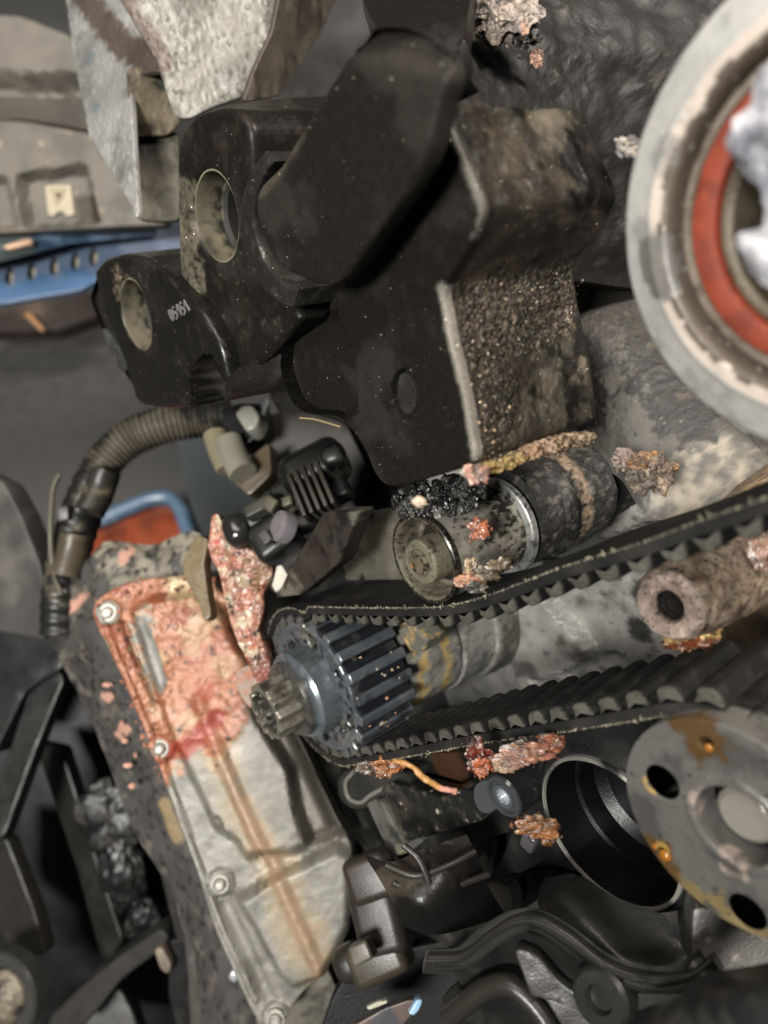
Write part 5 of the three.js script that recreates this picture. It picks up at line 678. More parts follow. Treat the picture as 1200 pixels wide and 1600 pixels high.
  paint(hb, C(72, 69, 65), [{ c: C(168, 160, 142), at: [Hd(250, 858, 314, 26), Hd(200, 862, 318, 16)], s: 0.2, lo: -0.25, hi: 0.1, k: 0.85 }, { c: C(108, 102, 92), s: 0.12, lo: 0.12, hi: 0.3, q: 14 }, { c: C(26, 25, 25), s: 0.3, lo: 0.12, hi: 0.26, q: 30 }, { c: PINK, along: [Hd(108, 950, 326), Hd(145, 928, 322)], r: 3, k: 0.9 }, { c: PINK, at: [Hd(200, 870, 318, 4), Hd(170, 1090, 322, 3), Hd(196, 1140, 322, 4), Hd(182, 1200, 322, 2.5)], k: 0.8, ragged: 1.6 }, { c: C(176, 152, 110), along: [Hd(256, 1258, 318), Hd(276, 1308, 318)], r: 4, k: 0.8, ragged: 0.2 }]);
  thing('cylinder_head', 'dark dirt-speckled cylinder head edge along the left of the alloy cover', 'cylinder head', [['casting', hb, mat.castDull]]);
  const drops = [[190, 1130], [206, 1228], [200, 1196], [212, 1180], [195, 1158], [168, 1070]].map(([x, y], i) => paint(lump(P(x, y, 317), [0.7 + 0.5 * (i % 3), 0.9, 0.8], 500 + i, { det: 5, rough: 0.9 }), PINK));
  thing('sealant_flecks', 'scattered pink flecks on the dark parts left of the cover', 'flecks', [['flecks', join(drops), mat.silicone]], { kind: 'stuff' });
  const glint = lump(P(366, 1524, 300), [2.0, 2.4, 1.2], 511, { rough: 0.2, det: 6 }); paint(glint, C(235, 240, 245)); thing('painted_sparkle', 'tiny white lump painted as a sparkle on the left rim of the alloy cover', 'nut', [['nut', glint, mat.bright]]);  // white lump added to stand for a sparkle
}
// ================================================================== DARK FAR PARTS, lower left
{
  const S = (nm, pts, d, n, th, c, o = {}, m = mat.plastic) => [nm, paint(slab(PL(pts[0][0], pts[0][1], d, ...n), pts, th, { r: 3, bev: 1, edge: 6, amp: 0.3, ...o }), c, [{ c: c.map((x) => x * 1.9), s: 0.05, lo: 0.05, hi: 0.35 }]), m];
  thing('fan_shroud', 'dark fan shroud with long sloping blades at the bottom left', 'fan shroud', [
    S('backing', [[-80, 960], [230, 960], [420, 1640], [-80, 1680]], 440, [0, 0, 1], 14, C(13, 13, 14), { edge: 14 }),
    S('blade', [[52, 1160], [96, 1170], [140, 1310], [192, 1470], [176, 1496], [158, 1500], [120, 1360]], 410, [-0.3, 0, 0.95], 8, C(36, 35, 32), { edge: 5 }),
    S('blade', [[-30, 1300], [10, 1310], [52, 1420], [72, 1490], [30, 1500], [-30, 1420]], 400, [-0.3, 0, 0.95], 8, C(52, 50, 48)),
    S('blade', [[46, 1078], [92, 1048], [100, 1062], [60, 1160], [6, 1308], [-20, 1320], [-10, 1240]], 380, [-0.2, 0.2, 0.95], 8, C(34, 33, 32)),
    S('crossbar', [[70, 1610], [84, 1580], [180, 1500], [250, 1452], [264, 1462], [258, 1480], [190, 1530], [120, 1620]], 385, [-0.15, -0.12, 0.98], 12, C(48, 46, 43), {}, mat.castDull),
    S('lower_bar', [[110, 1620], [150, 1556], [186, 1540], [208, 1580], [226, 1640]], 400, [0, 0.2, 0.95], 12, C(48, 46, 44))]);
  thing('left_support', 'grey upright panel edge at the left rim of the picture', 'panel', [S('panel', [[-40, 730], [4, 752], [30, 800], [62, 880], [78, 960], [70, 1000], [-40, 980]], 370, [-0.3, 0.1, 0.95], 14, C(86, 84, 82)), ['red_tip', paint(slab(PL(10, 966, 360, 0, 0, 1), [[-20, 962], [24, 960], [38, 966], [20, 976], [-20, 978]], 5, { r: 1.5, edge: 2, amp: 0.4 }), C(190, 90, 66)), mat.silicone], S('lower_edge', [[-40, 980], [70, 985], [100, 1010], [96, 1045], [40, 1080], [-10, 1180], [-40, 1180]], 392, [-0.2, 0.1, 0.95], 14, C(40, 40, 40))]);
  thing('side_bracket', 'dark grey bracket strip running down beside the alloy cover', 'bracket', [
    S('strip', [[196, 1120], [232, 1200], [268, 1300], [300, 1440], [326, 1560], [350, 1660], [300, 1660], [292, 1520], [280, 1400], [244, 1270], [205, 1262], [190, 1220]], 335, [-0.2, 0, 0.97], 8, C(88, 85, 80), { edge: 3 }),
    S('arm', [[228, 1268], [246, 1280], [276, 1400], [292, 1470], [278, 1478], [258, 1400]], 345, [-0.4, 0, 0.9], 8, C(60, 58, 55), { edge: 3 }),
    S('dark_clip', [[262, 1470], [292, 1466], [296, 1560], [318, 1600], [280, 1620], [262, 1560]], 350, [-0.2, 0, 0.97], 10, C(36, 35, 34), { edge: 3 }),
    S('pale_tab', [[240, 1484], [252, 1480], [268, 1510], [262, 1524], [250, 1516]], 345, [-0.2, 0, 0.97], 5, C(140, 128, 114), { edge: 3 })]);
  const blobs = []; for (const [x, y, rx, ry] of [[190, 1360, 40, 60], [226, 1440, 30, 40], [170, 1280, 50, 60]]) blobs.push(paint(lump(P(x, y, 398), [rx * 0.32, ry * 0.32, 5], 40 + x, { det: 14, rough: 0.5, f: 1.2 }), C(30, 30, 29), [{ c: C(80, 78, 75), s: 0.1, lo: 0.05, hi: 0.3 }]));
  thing('grimy_casting', 'black lumpy casting between the fan blades and the alloy cover', 'casting', [['mass', join(blobs), mat.plastic]]);
  const pc = P(-2, 1560, 360), pv = V(-0.25, 0.1, 0.95);
  const pu = lathe(pc, pv, [[-8, 21], [0, 21], [1.5, 20], [1.5, 18], [-2, 16.5], [-2, 13]], { seg: 60 }); paint(pu, C(58, 58, 56)); const ph = lathe(pc, pv, [[-3, 13], [-1, 12.5], [2, 9], [3, 4], [3, 0]], { seg: 50, edge: 2, amp: 0.5 }); paint(ph, C(128, 120, 104), [{ c: C(60, 54, 52), s: 0.12, lo: 0, hi: 0.2 }]);
  thing('corner_pulley', 'dark round pulley with a beige hub cut by the bottom left corner', 'pulley', [['rim', pu, mat.gloss], ['hub', ph, mat.alloy]]);
}
// ================================================================== LOWER MIDDLE AND RIGHT: plastics under the belt
{
  const op = EP(16), oc = [958, 1293], [ou, ov] = uv(op, ...oc), OR = 18.6;
  const plate = slab(op, [[846, 1172], [880, 1148], [960, 1120], [1080, 1130], [1180, 1300], [1080, 1420], [1000, 1424], [930, 1392], [890, 1370], [800, 1364], [770, 1372], [800, 1300], [830, 1240]], 5, { r: 2.5, edge: 1.6, holes: [{ c: oc, R: OR }], h: (u, v) => 1.6 * sst(2.6, 0.6, Math.abs(Math.hypot(u - ou, v - ov) - OR - 1.2)) - 3.0 * sst(0.6, -0.6, sdPoly([u, v], [[800, 1372], [850, 1350], [905, 1366], [960, 1400], [1000, 1424], [900, 1440], [780, 1400]].map((p) => uv(op, ...p)))) + 0.15 * fb(u * 0.2, v * 0.2, 3, 3) });
  paint(plate, C(38, 39, 40), [{ c: C(54, 54, 52), s: 0.1, lo: 0, hi: 0.3 }]);
  const O = on(op, ou, ov), liner = lathe(O, AX, [[-2.1, OR - 0.1], [-2.9, OR + 0.1], [-3.0, OR + 0.35], [-2.5, OR + 0.9], [-1.2, OR + 1.1], [-1.2, OR - 0.1]], { seg: 100 }); paint(liner, C(196, 192, 182), [{ c: C(70, 70, 68), s: 0.1, lo: 0.1, hi: 0.3 }]);
  const tubeIn = lathe(O, AX, [[-2, OR - 0.15], [9, OR - 0.6], [9.6, OR - 1.6], [15, OR - 2.2], [17, OR - 5], [18, 0]], { seg: 90 }); paint(tubeIn, C(17, 17, 19), [{ c: C(40, 38, 37), s: 0.08, lo: 0.1, hi: 0.35 }]);
  thing('port_cover', 'black plastic cover with a big round port rimmed by a bright edge', 'cover', [['plate', plate, mat.plastic], ['rim', liner, mat.bright, { label: 'thin bright metal rim of the port' }], ['port_lining', tubeIn, mat.plastic]]);
}
{ // sensor carrier between sprocket and port
  const sp = EP(18);
  const strap = slab(EP(14), [[448, 1140], [466, 1148], [500, 1190], [524, 1240], [548, 1300], [580, 1338], [624, 1392], [646, 1420], [618, 1412], [566, 1346], [546, 1318], [520, 1262], [490, 1206], [462, 1166]], 7, { r: 2, edge: 1.8, amp: 0.2 }); paint(strap, C(56, 55, 53), [{ c: C(96, 94, 90), s: 0.1, lo: 0, hi: 0.3 }]);
  const carrier = slab(sp, [[512, 1185], [600, 1180], [700, 1176], [850, 1170], [846, 1230], [830, 1290], [760, 1312], [680, 1334], [640, 1340], [612, 1338], [590, 1345], [556, 1310], [520, 1240]], 10, { r: 2.5, edge: 2, h: (u, v) => 0.4 * fb(u * 0.1, v * 0.1, 3, 3) }); paint(carrier, C(34, 34, 33), [{ c: C(60, 58, 54), s: 0.1, lo: 0.05, hi: 0.3 }, { c: C(92, 60, 40), at: [at(sp, 700, 1190, 9)], k: 0.7 }]);
  const nose = slab(EP(10), [[528, 1222], [538, 1206], [570, 1200], [600, 1204], [640, 1212], [640, 1232], [592, 1246], [572, 1262], [545, 1262], [530, 1246]], 8, { sm: true, edge: 1.4 }); paint(nose, C(44, 44, 42));
  const noseRim = tube([[606, 1228, 183], [580, 1242, 185], [562, 1254, 187], [545, 1246, 189], [540, 1225, 189], [552, 1206, 188]].map(([x, y]) => hit(EP(9.4), x, y)), 0.8, { n: 40, m: 8 }); paint(noseRim, C(150, 148, 140));
  const clip = slab(EP(9), [[572, 1256], [588, 1248], [600, 1262], [624, 1308], [634, 1318], [654, 1308], [660, 1316], [640, 1332], [618, 1338], [606, 1330]], 5, { r: 1.2, edge: 1.4 }); paint(clip, C(112, 112, 106), [{ c: C(60, 60, 57), s: 0.15, lo: 0, hi: 0.3 }, { c: C(170, 164, 140), at: [at(EP(9), 560, 1268, 5), at(EP(9), 630, 1334, 4)], k: 0.7 }]);
  const blk = slab(EP(8), [[594, 1232], [612, 1222], [690, 1246], [720, 1232], [748, 1240], [756, 1282], [700, 1300], [660, 1310], [632, 1314]], 8, { r: 1.4, edge: 1.5, h: (u, v) => 0.3 * fb(u * 0.15, v * 0.15, 1, 3) }); paint(blk, C(30, 30, 29), [{ c: C(78, 74, 66), s: 0.2, lo: 0.12, hi: 0.3 }, { c: [0.7, 0.68, 0.6], s: 1.2, lo: 0.36, hi: 0.42 }]);
  const spout = slab(EP(7), [[740, 1232], [758, 1220], [772, 1232], [776, 1262], [756, 1272], [744, 1262]], 8, { sm: true, edge: 1.4 }); paint(spout, C(70, 72, 74));
  thing('sensor_carrier', 'black plastic sensor carrier with grey clip just under the belt', 'sensor', [['carrier', carrier, mat.plastic], ['strap', strap, mat.plastic], ['nose', nose, mat.gloss, { sub: [['rim', noseRim, mat.plastic]] }], ['clip', clip, mat.alloy, { label: 'bent grey metal clip' }], ['dark_block', blk, mat.gloss], ['spout', spout, mat.gloss]]);
  const bc = hit(EP(6), 785, 1246), bush = lathe(bc, AX, [[2.4, 0], [1.6, 1.2], [0.6, 2.1], [0.2, 2.4], [0.2, 3.2], [0.8, 3.4], [0.8, 4.4], [0, 4.7], [0, 5.4], [0.8, 6.0], [16, 6.2], [16, 0]], { seg: 60 }), K = AX.dot(bc); paint(bush, (x, y, z) => { const p = V(x, y, z).sub(bc), w = p.dot(AX), r = p.addScaledVector(AX, -w).length(); return r < 2.1 ? C(150, 158, 165) : r < 3.3 ? C(70, 78, 86) : r < 5.6 && w < 1 ? C(62, 64, 67) : C(34, 34, 35); });
  thing('rubber_bush', 'short black bush with a shiny blue-grey centre beside the port', 'bush', [['bush', bush, mat.gloss]]);
  const fins = [[[700, 1296], [718, 1290], [742, 1346], [730, 1352]], [[736, 1288], [752, 1284], [776, 1338], [762, 1346]], [[670, 1316], [690, 1306], [712, 1362], [700, 1370]], [[772, 1280], [782, 1290], [766, 1372], [752, 1380]], [[790, 1300], [810, 1290], [806, 1376], [786, 1384]]].map((p) => ['fin', paint(slab(EP(22), p, 12, { r: 0.8, edge: 2 }), C(44, 42, 40)), mat.plastic]);
  const hb = slab(EP(30), [[560, 1320], [700, 1290], [850, 1260], [880, 1380], [820, 1420], [700, 1480], [620, 1440]], 8, { r: 3, edge: 3, amp: 0.6 }); paint(hb, C(32, 30, 28), [{ c: C(92, 80, 68), at: [at(EP(30), 640, 1370, 22)], k: 0.9 }]);
  const shell = patch([[[566, 1332, 214], [610, 1346, 207], [662, 1326, 204], [730, 1304, 207]], [[588, 1366, 206], [640, 1372, 199], [695, 1360, 199], [750, 1346, 206]], [[610, 1404, 202], [656, 1416, 195], [712, 1404, 198], [765, 1388, 208]], [[628, 1446, 204], [670, 1460, 200], [724, 1452, 203], [790, 1430, 212]]], { nu: 90, nv: 80, th: 8, amp: 0.5, sc: 0.1 }); paint(shell, C(42, 39, 36), [{ c: C(92, 82, 72), at: [Object.assign(P(622, 1368, 200), { r: 10 })], k: 0.7, ragged: 0.9 }, { c: C(30, 29, 27), s: 0.06, lo: -0.05, hi: 0.3 }, { c: C(26, 25, 24), at: [Object.assign(P(760, 1420, 208), { r: 18 }), Object.assign(P(690, 1440, 198), { r: 14 })], k: 0.9 }]);
  const pad = slab(EP(16), [[614, 1408], [624, 1396], [640, 1402], [676, 1440], [704, 1474], [690, 1486], [662, 1484], [634, 1462], [618, 1436]], 9, { sm: true, edge: 1.5, bev: 2 }); paint(pad, C(64, 62, 59));
  const lid = slab(EP(20), [[708, 1408], [724, 1390], [790, 1386], [800, 1420], [760, 1450], [720, 1450]], 5, { sm: true, edge: 1.6 }); paint(lid, C(48, 45, 42));
  thing('finned_housing', 'brown-black plastic housing with fins below the sensor carrier', 'housing', [['back_wall', hb, mat.plastic], ['shell', shell, mat.plastic], ['pad', pad, mat.plastic], ['lid', lid, mat.plastic], ...[[[604, 1352], [650, 1368], [700, 1352], [742, 1330]], [[616, 1380], [660, 1396], [712, 1384], [762, 1366]], [[630, 1320], [652, 1340], [668, 1372], [676, 1412]]].map((q) => ['ridge', paint(tube(q.map(([x, y]) => P(x, y, 197 + Math.abs(x - 670) * 0.07)), 0.9, { n: 40, m: 8 }), C(58, 54, 50)), mat.plastic]), ...fins]);
  const bolt = blockOn(EP(12), 822, 1318, [6.4, 4.4, 6], 60, 1); paint(bolt, C(110, 106, 112)); thing('small_bolt', 'small grey bolt head below the orange crumb near the port', 'bolt', [['head', bolt, mat.steel]]);
}
{ // ducts and covers along the bottom
  const D = (nm, rows, c, o = {}, m = mat.plastic) => [nm, paint(patch(rows, { nu: 70, nv: 60, th: 5, amp: 0.5, sc: 0.06, ...o }), c, [{ c: c.map((x) => x * 1.9), s: 0.05, lo: 0.0, hi: 0.35 }, { c: c.map((x) => x * 0.5), s: 0.07, lo: 0.1, hi: 0.35, q: 9 }]), m];
  const bpts = [[668, 1498, 188], [720, 1494, 183], [760, 1464, 177], [800, 1440, 172], [840, 1436, 168], [890, 1464, 163], [945, 1506, 158], [1005, 1528, 154], [1070, 1526, 150], [1110, 1502, 150]];
  const band = patch([bpts.map(([x, y, d]) => [x + 6, y - 16, d + 5]), bpts.map(([x, y, d]) => [x + 2, y - 7, d + 0.5]), bpts.map(([x, y, d]) => [x, y, d - 0.6]), bpts.map(([x, y, d]) => [x - 3, y + 7, d - 0.2]), bpts.map(([x, y, d]) => [x - 8, y + 24, d + 7])], { nu: 120, nv: 30, th: 3, amp: 0.3, sc: 0.1 }); paint(band, C(62, 61, 58), [{ c: C(40, 39, 37), s: 0.08, lo: 0, hi: 0.3 }]);
  thing('lower_duct', 'grey-black moulded duct with a long raised lip along the bottom', 'duct', [
    D('upper_shell', [[[850, 1372, 186], [905, 1368, 180], [960, 1400, 172], [1040, 1430, 166]], [[840, 1410, 178], [900, 1405, 172], [980, 1450, 166], [1060, 1470, 162]], [[860, 1440, 172], [920, 1460, 166], [990, 1500, 160], [1080, 1500, 160]], [[880, 1460, 170], [940, 1510, 164], [1000, 1530, 158], [1090, 1530, 158]]], C(44, 43, 41)),
    ['lip', band, mat.plastic],
    D('lower_shell', [[[700, 1510, 190], [790, 1450, 178], [880, 1480, 168], [960, 1530, 162]], [[720, 1540, 188], [810, 1510, 180], [900, 1540, 170], [970, 1560, 164]], [[760, 1590, 188], [840, 1580, 182], [920, 1600, 174], [990, 1610, 168]], [[780, 1680, 188], [860, 1680, 184], [940, 1680, 176], [1010, 1680, 170]]], C(38, 37, 36), { f: (x, y, z) => 1.5 * fb(x * 0.09, y * 0.09, z * 0.09, 3) }),
    D('left_shell', [[[690, 1560, 200], [730, 1530, 194], [800, 1545, 188], [850, 1580, 184]], [[700, 1600, 200], [740, 1580, 194], [800, 1590, 188], [860, 1620, 184]], [[700, 1680, 202], [750, 1680, 196], [800, 1680, 190], [870, 1680, 186]]], C(40, 39, 37))]);
  const arcb = tube([[700, 1590, 186], [760, 1545, 180], [800, 1540, 176], [850, 1590, 172], [870, 1640, 170]], 2.6, { n: 60, m: 12 }); paint(arcb, C(52, 50, 46)); 
  thing('curved_pipe', 'thin grey pipe curving at the bottom edge under the duct', 'pipe', [['pipe', arcb, mat.plastic]]);
  const bosses = [[938, 1560]].map(([x, y], i) => ['boss', paint(lathe(P(x, y, 158 + i * 4), V(-0.6, 0.1, 0.7), [[-4, 6.5], [0, 6.2], [0.8, 5.4], [0.8, 3], [-1, 2.6], [-1, 0]], { seg: 40 }), C(44, 43, 41)), mat.plastic]);
  thing('bracket_web', 'triangular grey web bracket with bosses among the bottom ducts', 'bracket', [['web', paint(slab(PL(860, 1560, 168, -0.3, 0.1, 0.9), [[800, 1480], [836, 1488], [880, 1540], [940, 1570], [960, 1600], [900, 1640], [850, 1560], [830, 1560]], 5, { r: 2.5, edge: 2, amp: 0.4 }), C(60, 58, 54)), mat.plastic], ...bosses]);
  const blk = slab(PL(1130, 1470, 158, -0.25, 0.1, 0.95), [[1082, 1420], [1100, 1416], [1150, 1440], [1260, 1500], [1260, 1550], [1120, 1548], [1086, 1570], [1080, 1500]], 26, { r: 2, edge: 2, amp: 0.2 }); paint(blk, C(104, 102, 98), [{ c: C(70, 69, 66), s: 0.1, lo: 0, hi: 0.3 }, { c: C(190, 186, 178), s: 0.9, lo: 0.3, hi: 0.4 }]);
  thing('metal_block', 'scratched grey metal block right under the hub disc', 'block', [['block', blk, mat.alloy]]);
  const cov = patch([[[990, 1580, 150], [1060, 1555, 140], [1110, 1520, 132], [1300, 1490, 124]], [[990, 1610, 146], [1070, 1590, 134], [1140, 1560, 124], [1300, 1540, 116]], [[990, 1680, 142], [1080, 1660, 130], [1160, 1640, 120], [1300, 1620, 112]]], { nu: 60, nv: 50, th: 5, amp: 0.3 }); paint(cov, C(36, 36, 36), [{ c: C(78, 78, 76), s: 0.06, lo: 0, hi: 0.3 }]);
  thing('corner_cover', 'smooth dark plastic cover filling the bottom right corner', 'cover', [['shell', cov, mat.plastic]]);
  // dim things in the gap beside the alloy cover
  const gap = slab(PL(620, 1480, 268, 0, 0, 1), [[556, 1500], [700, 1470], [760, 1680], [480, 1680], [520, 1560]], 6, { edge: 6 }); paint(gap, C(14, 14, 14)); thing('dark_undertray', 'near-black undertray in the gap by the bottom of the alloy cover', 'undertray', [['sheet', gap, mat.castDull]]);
  const B = (px, py, d, sz, rot, c, r = 2) => paint(blockOn(PL(px, py, d, -0.3, 0.2, 0.9), px, py, sz, rot, r), c, [{ c: c.map((x) => x * 1.8), s: 0.1, lo: 0, hi: 0.3 }]);
  thing('brown_connector', 'dim brown-black cable plug hanging between alloy cover and duct', 'connector', [['upper_part', B(572, 1375, 250, [15, 16, 12], -65, C(60, 54, 48), 3), mat.plastic], ['body', B(585, 1440, 248, [24, 17, 14], -70, C(52, 48, 44), 4), mat.plastic], ['lower_part', B(585, 1505, 246, [13, 20, 12], -60, C(72, 66, 56), 3), mat.plastic], ['catch', B(562, 1490, 238, [6, 7, 6], -60, C(96, 90, 78), 1), mat.plastic], ['left_knob', B(540, 1512, 250, [12, 12, 12], -60, C(54, 52, 46), 5), mat.plastic]]);
  const lever = slab(PL(610, 1580, 240, 0, 0.3, 0.95), [[548, 1606], [600, 1576], [640, 1562], [660, 1562], [658, 1576], [640, 1590], [600, 1640], [540, 1640]], 5, { r: 1.5, edge: 2 }); paint(lever, C(96, 84, 80), [{ c: C(70, 72, 78), s: 0.1, lo: 0, hi: 0.3 }]);
  const tip = slab(PL(648, 1574, 238, 0, 0.3, 0.95), [[638, 1584], [650, 1562], [661, 1561], [656, 1578], [646, 1588]], 6, { r: 1.2 }); paint(tip, C(150, 190, 225)); const gl = slab(PL(590, 1570, 240, 0, 0.3, 0.95), [[572, 1574], [592, 1564], [608, 1564], [596, 1572], [576, 1579]], 3, { r: 1 }); paint(gl, C(190, 188, 170));
  thing('small_lever', 'brown lever with a light blue tip at the bottom edge', 'lever', [['arm', lever, mat.gloss], ['blue_tip', tip, mat.paint], ['pale_edge', gl, mat.plain]]);
}
// ================================================================== BOSSES, CRUSTS AND CRUMBS
{
  const b0 = hit(EP(12), 1043, 948), boss = lathe(b0, AX, [[16, 0], [16, 3.0], [0.8, 3.1], [0, 3.6], [-0.4, 6.4], [0.8, 7.4], [10, 9.0], [24, 10.6], [36, 12.6], [46, 14], [60, 15]], { seg: 90, edge: 0.9, amp: 0.45, sc: 0.4, oct: 4 });
  const W = (x, y, z) => AX.dot(V(x, y, z).sub(b0));
  paint(boss, (x, y, z) => { const w = W(x, y, z), n = fb(x * 0.25, y * 0.25, z * 0.25, 4), m = fb(x * 0.9, y * 0.9, z * 0.9, 3); let c = mixc(C(158, 140, 118), C(104, 84, 68), sst(-0.05, 0.3, n)); c = mixc(c, C(176, 156, 146), 0.7 * sst(0.7, 0.2, w)); c = mixc(c, GOLD, 0.9 * sst(5, 2, Math.abs(w - 20 + 5 * n)) * sst(3.5, -3, y - b0.y + 4 * n + 2)); c = mixc(c, C(186, 158, 128), 0.8 * sst(26, 32, w)); if (w > 1.2 && V(x, y, z).sub(b0).addScaledVector(AX, -w).length() < 4) c = C(40, 34, 30); return mixc(c, C(36, 30, 27), 0.8 * sst(0.2, 0.34, m)); });  // inside of the bore painted dark for its shade
  thing('threaded_boss', 'rust-stained sandy hollow boss between the two belt runs at right', 'boss', [['casting', boss, mat.crud]]);
  const ys = patch([[[1060, 858, 176], [1110, 830, 172], [1180, 808, 168], [1300, 770, 160]], [[1080, 872, 174], [1130, 850, 168], [1190, 830, 164], [1300, 800, 156]], [[1100, 878, 174], [1140, 878, 168], [1190, 862, 164], [1300, 840, 158]], [[1130, 886, 178], [1170, 896, 172], [1195, 888, 168], [1300, 880, 164]]], { nu: 90, nv: 60, th: 8, amp: 1.6, sc: 0.2, oct: 5 }); paint(ys, C(214, 190, 142), [{ c: C(170, 140, 92), s: 0.3, lo: 0, hi: 0.25 }, { c: C(90, 70, 48), s: 0.6, lo: 0.18, hi: 0.32 }]);
  thing('yellow_crust', 'thick yellow crust ledge beneath the upper belt run at far right', 'crust', [['crust', ys, mat.crud]]);
  const L = (name, label, cat, list, m = mat.crudWet) => thing(name, label, cat, [['lump', join(list.map(([x, y, d, r, c, seed, layers]) => clump(P(x, y, d), r, seed, c))), m]]);
  L('orange_residue', 'glossy orange-red sealant drop hanging under the rusty boss', 'residue', [[1080, 1003, 158, [6, 1.8, 3], C(150, 76, 36), 61], [1062, 996, 158, [3.6, 2, 2.4], C(216, 168, 96), 62], [1098, 988, 158, [3.4, 2.4, 2.4], C(222, 180, 110), 63]]);
  L('pink_residue', 'pinkish rough knob at the right edge above the rusty boss', 'residue', [[1194, 854, 150, [3.4, 4.8, 3], C(200, 160, 140), 64]]);
  L('rust_crust', 'ragged rust-coloured crust on the grey wall above the belt', 'crust', [[985, 722, 184, [4, 3.4, 2], C(150, 128, 118), 65], [1015, 728, 182, [6, 3.6, 2.4], C(150, 110, 70), 66], [1035, 740, 180, [3, 5, 2.2], C(130, 106, 90), 67], [1005, 750, 180, [4, 3, 2], C(90, 78, 66), 68]], mat.crud);
  L('red_crystals', 'dark red crumbly sealant clump under the belt', 'residue', [[746, 1182, 172, [2.8, 4.2, 2.6], C(120, 50, 38), 70], [752, 1198, 170, [2.2, 2.6, 2], C(206, 110, 66), 71]]);
  L('pink_crystals', 'pale pink crumbly sealant clump between belt and round port', 'residue', [[810, 1184, 170, [5, 2.4, 2.6], C(190, 148, 130), 72], [842, 1172, 166, [5, 2.2, 2.4], C(176, 116, 92), 73], [862, 1160, 164, [3, 1.8, 2], C(150, 84, 50), 74], [788, 1194, 172, [3, 2.0, 2], C(216, 180, 150), 75], [812, 1168, 170, [4, 1.6, 2], C(200, 194, 190), 76]]);
  L('orange_crumb', 'orange-brown crumb lying at the left rim of the round port', 'residue', [[840, 1292, 166, [4.6, 2.4, 2], C(160, 104, 58), 77], [820, 1290, 167, [2.2, 1.4, 1.4], C(224, 170, 150), 78], [858, 1300, 166, [2.2, 2.6, 1.2], C(140, 80, 36), 79]]);
  const strand = tube([[616, 1188, 192], [640, 1196, 190], [664, 1216, 188], [690, 1232, 185], [712, 1236, 182]].map((q) => [q[0], q[1], q[2] - 18]), (t) => 0.65 + 0.2 * fb(t * 9, 3, 1, 2), { n: 60, m: 8, amp: 0.5, sc: 0.4 }); paint(strand, C(172, 128, 76), [{ c: C(206, 150, 130), at: [Object.assign(P(712, 1238, 166), { r: 4 })] }]);
  thing('sealant_strand', 'thin tan sealant strand drooping below the lower belt run', 'strand', [['strand', strand, mat.silicone]]);
  L('orange_smear', 'orange sealant smear at the belt bottom left end', 'residue', [[604, 1196, 186, [4.4, 1.5, 1.6], C(196, 120, 60), 81], [600, 1206, 186, [2.4, 1.6, 1.6], C(186, 120, 64), 82], [575, 1200, 188, [2.8, 1.6, 1.4], C(120, 100, 80), 83]]);
  L('top_clump', 'pale pink and white sealant clump at the top centre edge', 'residue', [[785, 10, 172, [8, 9, 6], C(186, 170, 158), 84, [{ c: C(226, 176, 156), s: 0.14, lo: 0, hi: 0.2 }, { c: C(70, 64, 58), s: 0.12, lo: 0.05, hi: 0.25, q: 5 }]], [822, 46, 174, [3.6, 5, 4], C(52, 50, 48), 85], [820, 46, 169, [0.9, 1.5, 0.9], C(226, 180, 150), 86], [838, 90, 178, [1.7, 1.9, 1.4], C(222, 170, 145), 87]], mat.crud);
  L('pale_stub', 'blurred pale stub poking from the dark gap left of the ring', 'stub', [[984, 228, 150, [2.6, 1.8, 1.6], C(150, 144, 140), 88], [976, 234, 152, [1.6, 1.6, 1.4], C(164, 160, 156), 89]], mat.plain);
  L('roller_crumb', 'orange-pink crumb stuck on the middle of the roller drum', 'residue', [[748, 828, 172, [2.6, 2.5, 1.6], C(216, 130, 92), 90]]);
  L('roller_residue', 'tan and pink crumbs between the roller drum and the belt', 'residue', [[737, 888, 166, [1.5, 2.4, 1.2], C(210, 180, 130), 91], [735, 908, 165, [3.4, 1.7, 1.4], C(210, 150, 115), 92], [762, 896, 164, [2.6, 1.8, 1.3], C(120, 104, 76), 93], [782, 882, 163, [2.4, 1.6, 1.3], C(130, 110, 80), 94], [745, 918, 164, [2.4, 1.3, 1.1], C(60, 56, 48), 95]]);
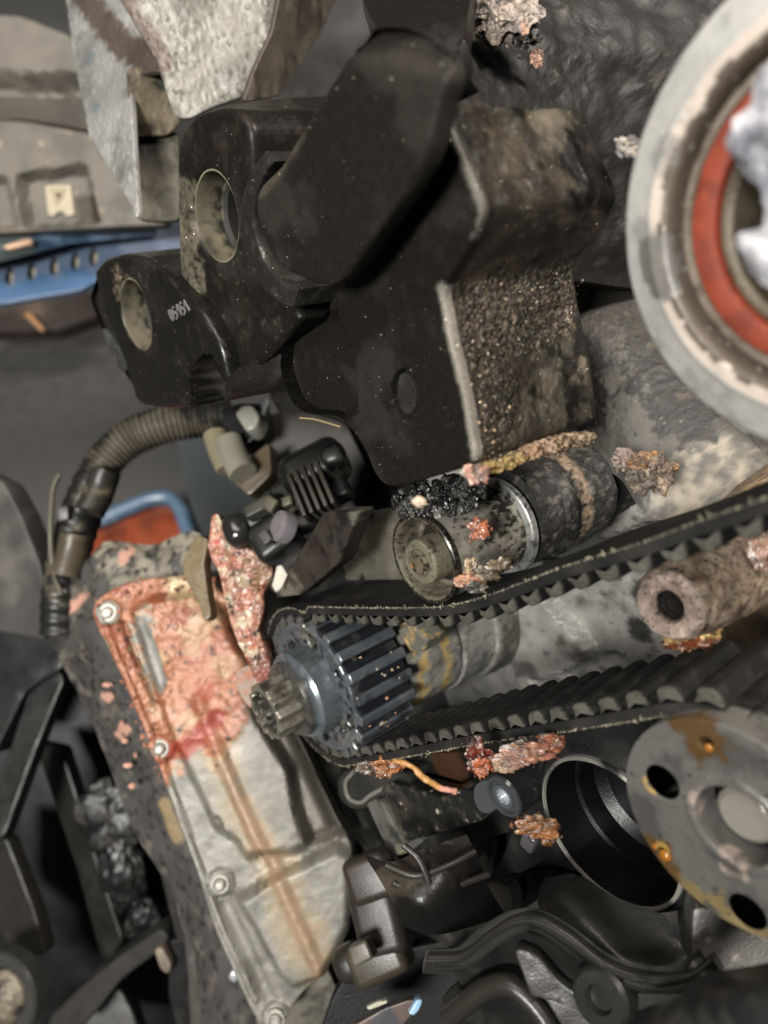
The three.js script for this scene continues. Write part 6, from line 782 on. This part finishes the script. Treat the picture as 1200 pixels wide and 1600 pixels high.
  L('bracket_edge_crumb', 'pink crumb at the lower front corner of the black bracket', 'residue', [[744, 740, 150, [2.6, 2.2, 1.8], C(214, 160, 140), 96], [730, 738, 151, [1.2, 1, 1], C(220, 210, 200), 97]]);
  const gold = []; for (const [x, y, s, c, k] of [[768, 730, 2.2, GOLD, 1], [790, 724, 2.0, GOLD, 2], [806, 716, 2.2, C(190, 160, 110), 3], [828, 706, 2.6, C(186, 150, 120), 4], [850, 698, 2.8, C(190, 160, 135), 5], [872, 692, 2.8, C(180, 150, 120), 6], [894, 688, 2.6, C(170, 146, 120), 7], [914, 684, 2.2, C(150, 130, 104), 8], [860, 706, 1.6, C(120, 100, 80), 9]]) gold.push(paint(lump(P(x, y, 158 + (x - 770) * 0.09), [s, s * 0.6, s * 0.7], 120 + k, { rough: 0.8, det: 12 }), c, [{ c: c.map((q) => q * 0.35), s: 0.6, lo: 0.05, hi: 0.3 }]));
  thing('gold_crust_line', 'ragged gold and tan crust along the bottom of the bracket flank', 'crust', [['crust', join(gold), mat.crud]]);
  const pile = crumbs(mkPlane(hit(EP(3), 690, 775), V(-0.2, 0.75, 0.6)), [[612, 790], [640, 764], [700, 748], [745, 745], [760, 770], [735, 800], [690, 806], [640, 812]], 520, 0.35, 1.5, [C(40, 40, 38), C(66, 66, 62), C(28, 27, 26), C(96, 96, 90), C(30, 29, 28)], 131, { lift: 0.5 });
  thing('black_crumbs', 'pile of black oily crumbs on top of the roller', 'crumbs', [['crumbs', pile, mat.crudWet]], { kind: 'stuff' });
  const peb = paint(lump(P(655, 784, 150), [1.4, 1.1, 1], 140, { det: 6 }), C(200, 180, 160)); thing('pale_pebble', 'small pale pebble of residue above the left rim of the roller', 'residue', [['pebble', peb, mat.plain]]);
  const straw = tube([[468, 653, 168], [490, 655, 167], [512, 661, 166], [532, 667, 165]], 0.13, { n: 20, m: 6 }); paint(straw, C(150, 130, 90)); thing('straw', 'thin straw-coloured bristle stuck under the black bracket', 'bristle', [['straw', straw, mat.plain]]);
}

renderer.render(scene, camera);
